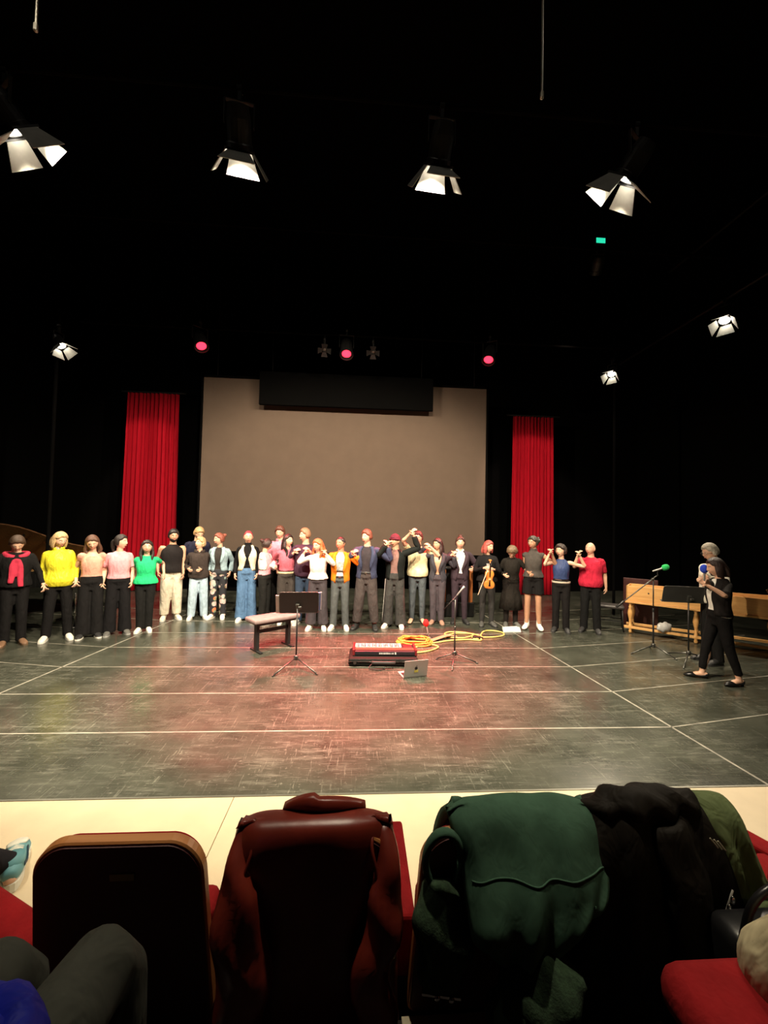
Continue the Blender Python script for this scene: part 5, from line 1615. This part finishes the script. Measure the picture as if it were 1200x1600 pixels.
for sx in (-1, 1):
    vput(MB().tube([(sx * 0.038, -0.024, 0.215), (sx * 0.042, -0.025, 0.185), (sx * 0.054, -0.024, 0.155)], [(0.0035, 0.002)], (1, 0, 0), 6, 3)).build('sound_hole', BLACK_METAL, vo, True)
    for zz in (0.51, 0.535):
        vput(MB().bar((0, -0.006, zz), (sx * 0.03, -0.006, zz + .004), 0.006)).build('peg', BLACK_GLOSS, vo)
vput(MB().box((-0.004, -0.036, 0.30), (0.0012, 0.0012, 0.42)).box((0.004, -0.036, 0.30), (0.0012, 0.0012, 0.42))).build('strings', CHROME, vo)
bw = thing('violin_bow', 'long pale violin bow pointing down beside the orange violin', 'violin bow', (2.30, 7.54, 0.68))
MB().tube([(0, 0, 0), (0.13, 0.02, 0.32), (0.255, 0.04, 0.62)], [0.004, 0.006, 0.006], n=8, sub=4).build('stick', wood('bow_stick', (0.42, 0.26, 0.12), (0.5, 0.33, 0.17), axis=2), bw, True)
MB().bar((0.0, -0.014, 0.0), (0.245, 0.022, 0.60), 0.010, 0.002).build('hair', plain('bow_hair', (0.68, 0.62, 0.50), 0.5), bw)
MB().box((0.240, 0.026, 0.585), (0.015, 0.022, 0.05)).build('frog', BLACK_METAL, bw)

# ------------------------------------------------------------------ the seats in front
BRASS = plain('brass_plate', (0.30, 0.20, 0.07), 0.4, 0.7)
SEAT_SHELL = plain('seat_back_dark', (0.075, 0.014, 0.014), 0.6)
RIM = wood('seat_rim', (0.40, 0.15, 0.045), (0.55, 0.24, 0.08), axis=0, rough=0.4)


def theatre_seat(label, x, y, z, up=True, arms=(True, True), group='front row seats', plate=True, rz=0.0):
    """tip-up seat facing the stage; its back faces the row behind"""
    t = thing('theatre_seat', label, 'seat', (x, y, z), math.radians(rz), group)
    R = Matrix.Rotation(math.radians(7), 3, 'X')
    base = Vector((0, 0.05, 0.42))

    def put(mb):
        mb.v = [tuple(R @ Vector(q) + base) for q in mb.v]
        return mb
    ol = []
    for px, pz in [(q, h) for q, h in rounded(0.46, 0.54, 0.085, 10) if h > 0] + [(q, h) for q, h in rounded(0.46, 0.54, 0.025, 5) if h < 0]:
        w = 1.04 - 0.12 * (pz + 0.27) / 0.54
        bow = 0.012 * (1 - (px / 0.23) ** 2) if pz > 0 else 0
        ol.append((px * w, pz + 0.27 + bow))
    sc_ = lambda k: [(a * k, 0.27 + (b - 0.27) * k) for a, b in ol]
    put(MB().loft([[(a, -0.012, b) for a, b in sc_(0.965)], [(a, 0.004, b) for a, b in sc_(0.985)]])).build('back_shell', SEAT_SHELL, t)
    put(MB().loft([[(a, -0.008, b) for a, b in sc_(0.985)], [(a, -0.004, b) for a, b in sc_(1.0)], [(a, 0.018, b) for a, b in sc_(1.0)], [(a, 0.020, b) for a, b in sc_(0.97)]])).build('back_rim', RIM, t)
    put(MB().loft([[(a, 0.02, b) for a, b in sc_(0.95)], [(a, 0.040, b) for a, b in sc_(0.94)], [(a, 0.055, b) for a, b in sc_(0.85)]])).build('back_cushion', RED_SEAT, t, True)
    if up:
        MB().box((0, 0.19, 0.49), (0.40, 0.10, 0.34), Matrix.Rotation(math.radians(12), 3, 'X')).build('seat_cushion', RED_SEAT, t, bevel=0.03, smooth=True, seg=3)
    else:
        MB().box((0, 0.34, 0.445), (0.45, 0.48, 0.10)).build('seat_cushion', RED_SEAT, t, bevel=0.045, smooth=True, seg=4)
    for sx, on in zip((-1, 1), arms):
        if not on:
            continue
        a = MB().box((sx * 0.2525, 0.27, 0.55), (0.078, 0.36, 0.18)).build('arm_panel', RED_SEAT, t, bevel=0.012, seg=3)
        MB().box((sx * 0.2525, 0.27, 0.637), (0.080, 0.38, 0.022)).build('arm_pad', RED_SEAT, a, bevel=0.009)
        MB().box((sx * 0.2525, 0.26, 0.235), (0.05, 0.34, 0.46)).box((sx * 0.2525, 0.25, 0.01), (0.05, 0.26, 0.018)).build('leg', BLACK_METAL, a)
    MB().box((0, 0.10, 0.21), (0.50, 0.03, 0.42)).build('lower_panel', BLACK_METAL, t)
    if not any(arms):
        for sx in (-1, 1):
            MB().box((sx * 0.20, 0.22, 0.20), (0.03, 0.05, 0.40)).box((sx * 0.20, 0.22, 0.01), (0.05, 0.26, 0.018)).build('leg', BLACK_METAL, t)
    if plate:
        pl = put(MB().box((0.012, -0.0135, 0.455), (0.062, 0.003, 0.020))).build('number_plate', BRASS, t, bevel=0.001)
    return t


SY = 1.115
SEATS = [(-1.66, 'front row seat at the far left, with the sneakered person'), (-1.095, 'front row seat cut by the left edge of the picture'), (-0.605, 'bare dark seat back with an orange wooden rim and a brass plate'), (-0.10, 'front row seat under the brown leather jacket'),
         (0.405, 'front row seat under the green corduroy vest'), (0.91, 'front row seat under the dark coat'), (1.375, 'red front row seat cut by the right edge of the picture')]
for i, (x, lab) in enumerate(SEATS):
    theatre_seat(lab, x, SY, 0.2, up=i > 0, arms=(i == 0, i != 1), rz=(-30, -26, 0, 0, 0, 0, 24)[i])
theatre_seat('second row seat under the person in the blue sweater', -0.66, 0.20, 0.62, up=False, arms=(False, False), group='second row seats')
theatre_seat('second row seat with a bare red cushion beside the beige coat', 0.86, 0.25, 0.62, up=False, arms=(False, False), group='second row seats')
for a, b, lab in ((0.15, 0.42, 'short metal edge strip on the step under the green vest'), (0.56, 0.88, 'short metal edge strip on the step under the dark coat')):
    tr = struct(MB().box(((a + b) / 2, 1.122, 0.617), (b - a, 0.05, 0.012)).build('trim_2', plain('step_edge', (0.5, 0.45, 0.32), 0.35, 0.5)), lab)


LAST_ROWS = []


def drape(name, mat, parent, path, width, folds, amp, seed, cx=0.0, thick=0.008, drop=0.05, wrap=0.03, nu=44, hem=None, skew=None):
    """cloth hung over a seat back: path of (y, z) from the stage side over the top and down the near side, half width per path point"""
    rr = random.Random(seed)
    P = catmull(np.array(path, float), 6)
    W = catmull(np.array([[w[0], w[1]] for w in width], float), 6)
    n = len(P)
    ph = [rr.uniform(0, 6.28) for _ in range(4)]
    rows = []
    for i in range(n):
        v = i / (n - 1)
        row = []
        for j in range(nu + 1):
            u = -1 + 2 * j / nu
            lo, hi = W[i]
            xx = (lo + hi) / 2 + u * (hi - lo) / 2
            e = abs(u) ** 5
            y, z = P[i]
            k = max(0.15, min(1, (v - 0.35) * 2.2))
            f = amp * k * (math.sin(folds * u * 2 + ph[0] + v * 1.2) * 0.7 + 0.5 * math.sin(folds * 1.9 * u + ph[1] - v * 2) + 0.3 * math.sin(folds * 3.1 * u + ph[2] + v * 5))
            f += amp * 0.35 * math.sin(v * 16 + u * 3 + ph[3])
            if v > 0.45:
                y -= f
            else:
                z += f * 0.5
            z -= drop * e * (1 if v < 0.9 else 0.4)
            if v > 0.4:
                y += wrap * e
            if hem is not None and v > 0.6:
                z += hem(u) * (v - 0.6) / 0.4
            row.append((xx + cx, y, z))
        rows.append(row)
    LAST_ROWS[:] = rows
    return MB().loft(rows, cap=False, closed=False).build(name, mat, parent, True, solid=thick)


# brown leather jacket
LEATHER = plain('brown_leather', (0.150, 0.018, 0.010), 0.36, var=0.25, scale=7, bmp=0.08, bscale=30)
lj = thing('leather_jacket', 'brown leather jacket hung over the back of a front row seat', 'jacket', (-0.10, 1.09, 0.0))
TOPZ = 1.178
drape('back_panel', LEATHER, lj, [(0.17, 0.80), (0.15, 1.05), (0.095, TOPZ - 0.01), (0.045, TOPZ + 0.016), (-0.005, TOPZ), (-0.022, 1.08), (-0.010, 0.90), (0.0, 0.72), (0.005, 0.60)],
      [(-.215, .215), (-.215, .215), (-.212, .210), (-.212, .210), (-.218, .215), (-.226, .224), (-.232, .232), (-.236, .236), (-.236, .24)], 3.2, 0.009, 2, drop=0.028, wrap=0.05)
slv = MB().tube([(-0.185, 0.045, 1.165), (-0.196, 0.000, 1.10), (-0.190, -0.028, 1.03), (-0.172, -0.045, 0.93), (-0.165, -0.050, 0.80), (-0.182, -0.045, 0.68), (-0.188, -0.040, 0.56), (-0.186, -0.040, 0.50)],
                [(.020, .018), (.034, .028), (.052, .036), (.068, .042), (.066, .042), (.060, .042), (.054, .040), (.054, .038)], (1, 0, 0), 16, 5, 0.2)
slv2 = MB().tube([(0.185, 0.045, 1.160), (0.198, 0.000, 1.10), (0.192, -0.028, 1.03), (0.176, -0.045, 0.95), (0.158, -0.052, 0.85), (0.172, -0.046, 0.72), (0.186, -0.040, 0.58), (0.188, -0.040, 0.50)],
                 [(.020, .018), (.032, .028), (.042, .036), (.048, .040), (.052, .044), (.052, .044), (.054, .040), (.054, .038)], (1, 0, 0), 16, 5, 0.2)
for q, sg in ((slv, 1), (slv2, -1)):
    q.v = [(a + 0.010 * sg * math.sin(c * 31) * (1 if b < -0.03 else .3), b + 0.007 * math.sin(c * 44 + a * 60), c) for a, b, c in q.v]
    q.build('sleeve', LEATHER, lj, True)
cl = []
for k, t in enumerate(np.linspace(-1, 1, 17)):
    hgt = 0.046 * (1 - abs(t) ** 2.2) * (1.0 if t < -0.2 else 0.75)
    y0 = 0.055 + 0.03 * t * t
    cl.append([(0.02 + t * 0.115, y0 - 0.006, TOPZ - 0.006), (0.02 + t * 0.118, y0 - 0.012, TOPZ + 0.010 + hgt), (0.02 + t * 0.116, y0 + 0.012, TOPZ + 0.014 + hgt), (0.02 + t * 0.11, y0 + 0.025, TOPZ - 0.006)])
MB().loft(cl).build('collar', LEATHER, lj, True)
for sg, xs in ((-1, -0.172), (1, 0.165)):
    MB().tube([(xs, 0.04, TOPZ - .010), (xs - 0.012 * sg, -0.008, TOPZ - 0.035), (xs + .0 * sg, -0.030, 1.08), (xs - .02 * sg, -0.03, 0.98)], [0.0045], (1, 0, 0), 6, 4).build('seam', LEATHER, lj, True)

# green corduroy vest with fleece lining
CORD = cloth('green_corduroy', (0.048, 0.105, 0.068), 0.9, 0.12, 16)
FLEECE = plain('green_fleece', (0.022, 0.048, 0.022), 0.98, var=0.4, scale=60, bmp=0.25, bscale=160)
vs = thing('corduroy_vest', 'green corduroy vest with fleece lining thrown over a front row seat', 'vest', (0.45, 1.09, 0.0))


def vhem(u):
    return 0.16 * max(0, u - 0.15) + 0.05 * max(0, -u)


drape('back_panel', CORD, vs, [(0.19, 0.92), (0.16, 1.08), (0.10, 1.195), (0.045, 1.222), (-0.018, 1.200), (-0.065, 1.125), (-0.105, 1.045), (-0.125, 0.965), (-0.095, 0.87)],
      [(-.20, .24), (-.20, .25), (-.19, .25), (-.185, .25), (-.180, .245), (-.160, .240), (-.155, .225), (-.145, .185), (-.10, .12)], 5.0, 0.016, 11, thick=0.03, drop=0.03, wrap=0.04, hem=vhem)
si = min((i for i in range(len(LAST_ROWS)) if i > len(LAST_ROWS) * 0.45), key=lambda i: abs(LAST_ROWS[i][22][2] - 1.095))
MB().tube([(q[0], q[1] - 0.001, q[2]) for q in LAST_ROWS[si][2:43]], [0.0024], (0, 0, 1), 6).build('seam', CORD, vs, True)
hole = [(-0.205 + 0.048 * math.cos(t), -0.012 - 0.028 * math.sin(t) * 0.4, 1.105 + 0.080 * math.sin(t)) for t in np.linspace(0, 2 * PI, 24)]
MB().tube(hole, [(0.014, 0.010)], (0, 1, 0), 8).build('armhole_edge', CORD, vs, True)
sp = MB().tube([(-0.225, 0.00, 1.04), (-0.215, -0.030, 0.98), (-0.205, -0.040, 0.90), (-0.215, -0.035, 0.83), (-0.215, -0.030, 0.80)], [(.040, .030), (.070, .042), (.075, .046), (.055, .036), (.045, .026)], (1, 0, 0), 18, 5, 0.3)
sp.v = [(a + .006 * math.sin(c * 50), b + .006 * math.sin(c * 61 + a * 45), c) for a, b, c in sp.v]
sp.build('fleece_side', FLEECE, vs, True)
rl = MB().tube([(0.06, -0.100, 0.93), (0.02, -0.118, 0.88), (-0.035, -0.110, 0.81), (-0.065, -0.080, 0.74), (-0.075, -0.070, 0.70)], [(.075, .035), (.085, .042), (.070, .042), (.055, .036), (.018, .014)], (0.8, 0, 0.6), 18, 5, 0.5)
rl.v = [(a + .005 * math.sin(c * 70), b + .006 * math.sin(c * 57 + a * 65), c) for a, b, c in rl.v]
rl.build('collar_roll', FLEECE, vs, True)
for px, py, pz in ((-0.072, -0.112, 0.735), (-0.078, -0.100, 0.700), (-0.100, -0.104, 0.735), (-0.190, -0.068, 0.805), (-0.225, -0.062, 0.805)):
    MB().sphere((px, py, pz), (0.008, 0.005, 0.008), 10, 6).build('snap', CHROME, vs, True)
MB().bar((-0.262, -0.045, 0.803), (-0.165, -0.060, 0.803), 0.012, 0.006).build('zip_end', CHROME, vs)

# dark coat and olive jacket on the next seat
DARKC = cloth('dark_coat_cloth', (0.018, 0.014, 0.010), 0.7, 0.4, 12)
dc = thing('dark_coat', 'dark brown coat heaped over the front row seat next to the green vest', 'coat', (0.88, 1.09, 0.0))
drape('body', DARKC, dc, [(0.20, 0.86), (0.17, 1.06), (0.11, 1.19), (0.05, 1.226), (-0.015, 1.205), (-0.060, 1.10), (-0.070, 0.95), (-0.040, 0.80), (-0.035, 0.68)],
      [(-.24, .17), (-.24, .17), (-.23, .16), (-.225, .16), (-.23, .17), (-.255, .20), (-.275, .225), (-.285, .23), (-.285, .23)], 5.5, 0.016, 23, thick=0.014, drop=0.035, wrap=0.05)
hd_ = MB().tube([(-0.20, 0.05, 1.185), (-0.13, 0.02, 1.225), (-0.06, 0.01, 1.232), (0.02, 0.02, 1.228), (0.10, 0.03, 1.215)], [(.030, .030), (.045, .030), (.050, .034), (.044, .030), (.030, .024)], (0, 1, 0), 14, 5, 0.4)
hd_.v = [(a, b + .010 * math.sin(a * 70 + c * 30), c + .007 * math.sin(a * 55 + b * 60)) for a, b, c in hd_.v]
hd_.build('hood', DARKC, dc, True)
sv = MB().tube([(-0.02, -0.03, 1.19), (0.005, -0.070, 1.06), (0.015, -0.078, 0.92), (0.06, -0.075, 0.80), (0.10, -0.070, 0.70)], [(.05, .03), (.060, .034), (.055, .034), (.05, .03), (.04, .026)], (1, 0, 0), 14, 5, 0.4)
sv.v = [(a + .006 * math.sin(c * 48), b + .006 * math.sin(c * 52 + a * 40), c) for a, b, c in sv.v]
sv.build('sleeve', DARKC, dc, True)
for k in range(3):
    MB().bar((0.075 + k * .011, -0.060, 1.180 - k * .004), (0.090 + k * .011, -0.068, 1.160 - k * .004), 0.003).build('stitching', plain('stitch_pale', (0.35, 0.33, 0.25), 0.6), dc)
OLIVE = cloth('olive_cloth', (0.10, 0.13, 0.055), 0.85, 0.5, 14)
oj = thing('olive_jacket', 'olive green jacket with a pointed flap hanging beside the dark coat', 'jacket', (1.06, 1.09, 0.0))
drape('body', OLIVE, oj, [(0.16, 1.00), (0.13, 1.10), (0.09, 1.20), (0.04, 1.226), (-0.02, 1.195), (-0.055, 1.11), (-0.070, 1.03), (-0.070, 0.97)],
      [(-.09, .05), (-.09, .05), (-.085, .045), (-.08, .05), (-.075, .055), (-.045, .068), (-.025, .085), (-.01, .10)], 2.6, 0.012, 31, thick=0.012, drop=0.03, wrap=0.02, nu=30, hem=lambda u: 0.05 * (1 - u) * 0.5 - 0.015)
cf = MB().tube([(0.015, -0.075, 1.02), (0.025, -0.085, 0.975), (0.020, -0.080, 0.935)], [(.030, .016), (.038, .020), (.024, .014)], (1, 0, 0), 14, 5, 0.4)
cf.build('cuff', OLIVE, oj, True)
ch = thing('bead_chain', 'chain of shiny metal links hanging below the olive flap', 'chain', (0.946, 0.995, 0.948))
for k in range(6):
    MB().sphere((0.034 - 0.0095 * k, -0.004, 0.105 - 0.020 * k), (0.0055, 0.005, 0.011), 10, 8).build('link', CHROME, ch, True)
MB().tube([(0.040, 0.002, 0.125), (0.0, 0.0, 0.02), (-0.014, 0.0, -0.015), (-0.002, 0.0, -0.03), (0.006, 0.0, 0.0)], [0.0025], (0, 1, 0), 6, 4).build('cord', plain('cord_grey', (0.2, 0.19, 0.17), 0.5), ch, True)

bg = thing('handbag', 'black handbag with chrome fittings standing beside the beige coat', 'bag', (1.00, 0.94, 0.62))
MB().box((0, 0, 0.22), (0.20, 0.11, 0.42)).build('body', plain('bag_black', (0.010, 0.010, 0.011), 0.3), bg, bevel=0.035, smooth=True, seg=3)
MB().tube([(-0.08, -0.03, 0.40), (-0.07, -0.05, 0.52), (0.0, -0.05, 0.56), (0.07, -0.05, 0.52), (0.08, -0.03, 0.40)], [0.009], (0, 1, 0), 8, 5).build('handle', plain('bag_black', (0, 0, 0)), bg, True)
for px, pz in ((-0.075, 0.415), (0.075, 0.415), (-0.02, 0.395)):
    MB().lathe([(0.010, -0.003), (0.016, -0.003), (0.016, 0.003), (0.010, 0.003)], (px, -0.055, pz), 14, (0, -1, 0)).build('ring', CHROME, bg, True)

# the sneakered neighbour in the front row, mostly out of the picture
SNK = dict(kind='flat', col=(.02, .02, .02))
_, PD = person('seated person at the far left of the front row, one blue sneaker in view', -1.80, 1.34, 1.72, 180, (-1.72, 1.62, 0.86), (-1.95, 1.62, 0.86), z=0.2, top=T_((.03, .03, .035), sleeve=1.9, name='sweater'), bottom=dict(kind='slim', col=(.02, .02, .025)), shoes=None,
               hair=('short', (0.04, 0.025, 0.02)), look=180, toes=(33, 30), sit=dict(seat=0.50, kneeL=(-1.98, 1.74, 0.70), kneeR=(-2.20, 1.74, 0.70), ankleL=(-1.665, 2.11, 0.29), ankleR=(-2.03, 2.12, 0.29)))
for k, (hx, hy, ang) in enumerate(((-1.63, 2.06, 33), (-2.00, 2.07, 30))):
    a = math.radians(ang)
    fd, ac = V(-math.sin(a), math.cos(a), 0), V(math.cos(a), math.sin(a), 0)
    g = V(hx, hy, 0.2) - V(-1.80, 1.34, 0.2)
    P = lambda f, h, w=0: g + fd * f + V(0, 0, h) + ac * w
    mt, wt, dk = plain('sneaker_teal', (0.10, 0.27, 0.30), 0.6), plain('sneaker_white', (0.66, 0.66, 0.56), 0.6), plain('sneaker_navy', (0.01, 0.03, 0.05), 0.6)
    sh_ = MB().tube([P(0, .07), P(.03, .075), P(.10, .072), P(.17, .062), P(.24, .050), P(.29, .042), P(.305, .04)], [(.030, .035), (.044, .045), (.048, .048), (.050, .042), (.054, .032), (.042, .022), (.02, .012)], ac, 14, 3, 0.4)
    sh_.tube([P(.055, .07), P(.055, .135)], [.050, .044], ac, 12)
    so_ = sh_.build('sneaker', mt, PD['root'], True)
    so_['label'] = 'teal and white sneaker'
    ou = []
    for q in np.linspace(0, 2 * PI, 28, endpoint=False):
        f = 0.150 + 0.168 * math.cos(q)
        w = (0.054 + 0.010 * math.cos(q) - 0.012 * math.exp(-((f - .14) / .05) ** 2)) * (abs(math.sin(q)) ** 0.6) * (1 if math.sin(q) >= 0 else -1)
        ou.append((f, w))
    MB().loft([[P(f, .002, w) for f, w in ou], [P(f, .040, w * 1.04) for f, w in ou], [P(f, .044, w * .9) for f, w in ou]]).build('sole', wt, so_)
    MB().tube([P(.20, .092), P(.255, .072), P(.295, .054)], [(.040, .010), (.046, .012), (.026, .012)], ac, 10, 3, 0.5).build('toe_cap', wt, so_, True)
    for j in range(4):
        MB().tube([P(.115 + .025 * j, .110 - .009 * j, -.030), P(.120 + .025 * j, .121 - .009 * j, 0), P(.115 + .025 * j, .110 - .009 * j, .030)], [.006], fd, 6, 3).build('lace', wt, so_, True)
    MB().tube([P(.04, .085, .046), P(.10, .070, .052), P(.17, .085, .046)], [(.010, .004)], (0, 0, 1), 6, 4).build('side_stripe', dk, so_, True)

# blue jacket bundled on the neighbour's lap
bj = thing('bundled_jacket', 'bright blue jacket bundled on the lap of the second row neighbour', 'jacket', (-0.570, 0.520, 1.165))
q = MB().sphere((0, 0, 0.085), (0.155, 0.14, 0.105), 32, 20)
q.v = [tuple(np.array(t) * (1 + 0.06 * math.sin(t[0] * 33 + t[1] * 21) + 0.05 * math.sin(t[1] * 47 + t[2] * 30))) for t in q.v]
q.build('body', cloth('blue_nylon', (.004, .009, .20), 0.6, 0.4, 14), bj, True)
q = MB().tube([(0.02, 0.13, 0.10), (0.09, 0.10, 0.10), (0.13, 0.02, 0.09), (0.12, -0.08, 0.08)], [(.03, .03), (.04, .04), (.042, .04), (.035, .03)], (0, 0, 1), 14, 4, 0.6)
q.v = [(a + .004 * math.sin(b * 80), b, c + .004 * math.sin(a * 90 + b * 50)) for a, b, c in q.v]
q.build('sleeve', cloth('blue_nylon', (0, 0, 0)), bj, True)

bake_all()
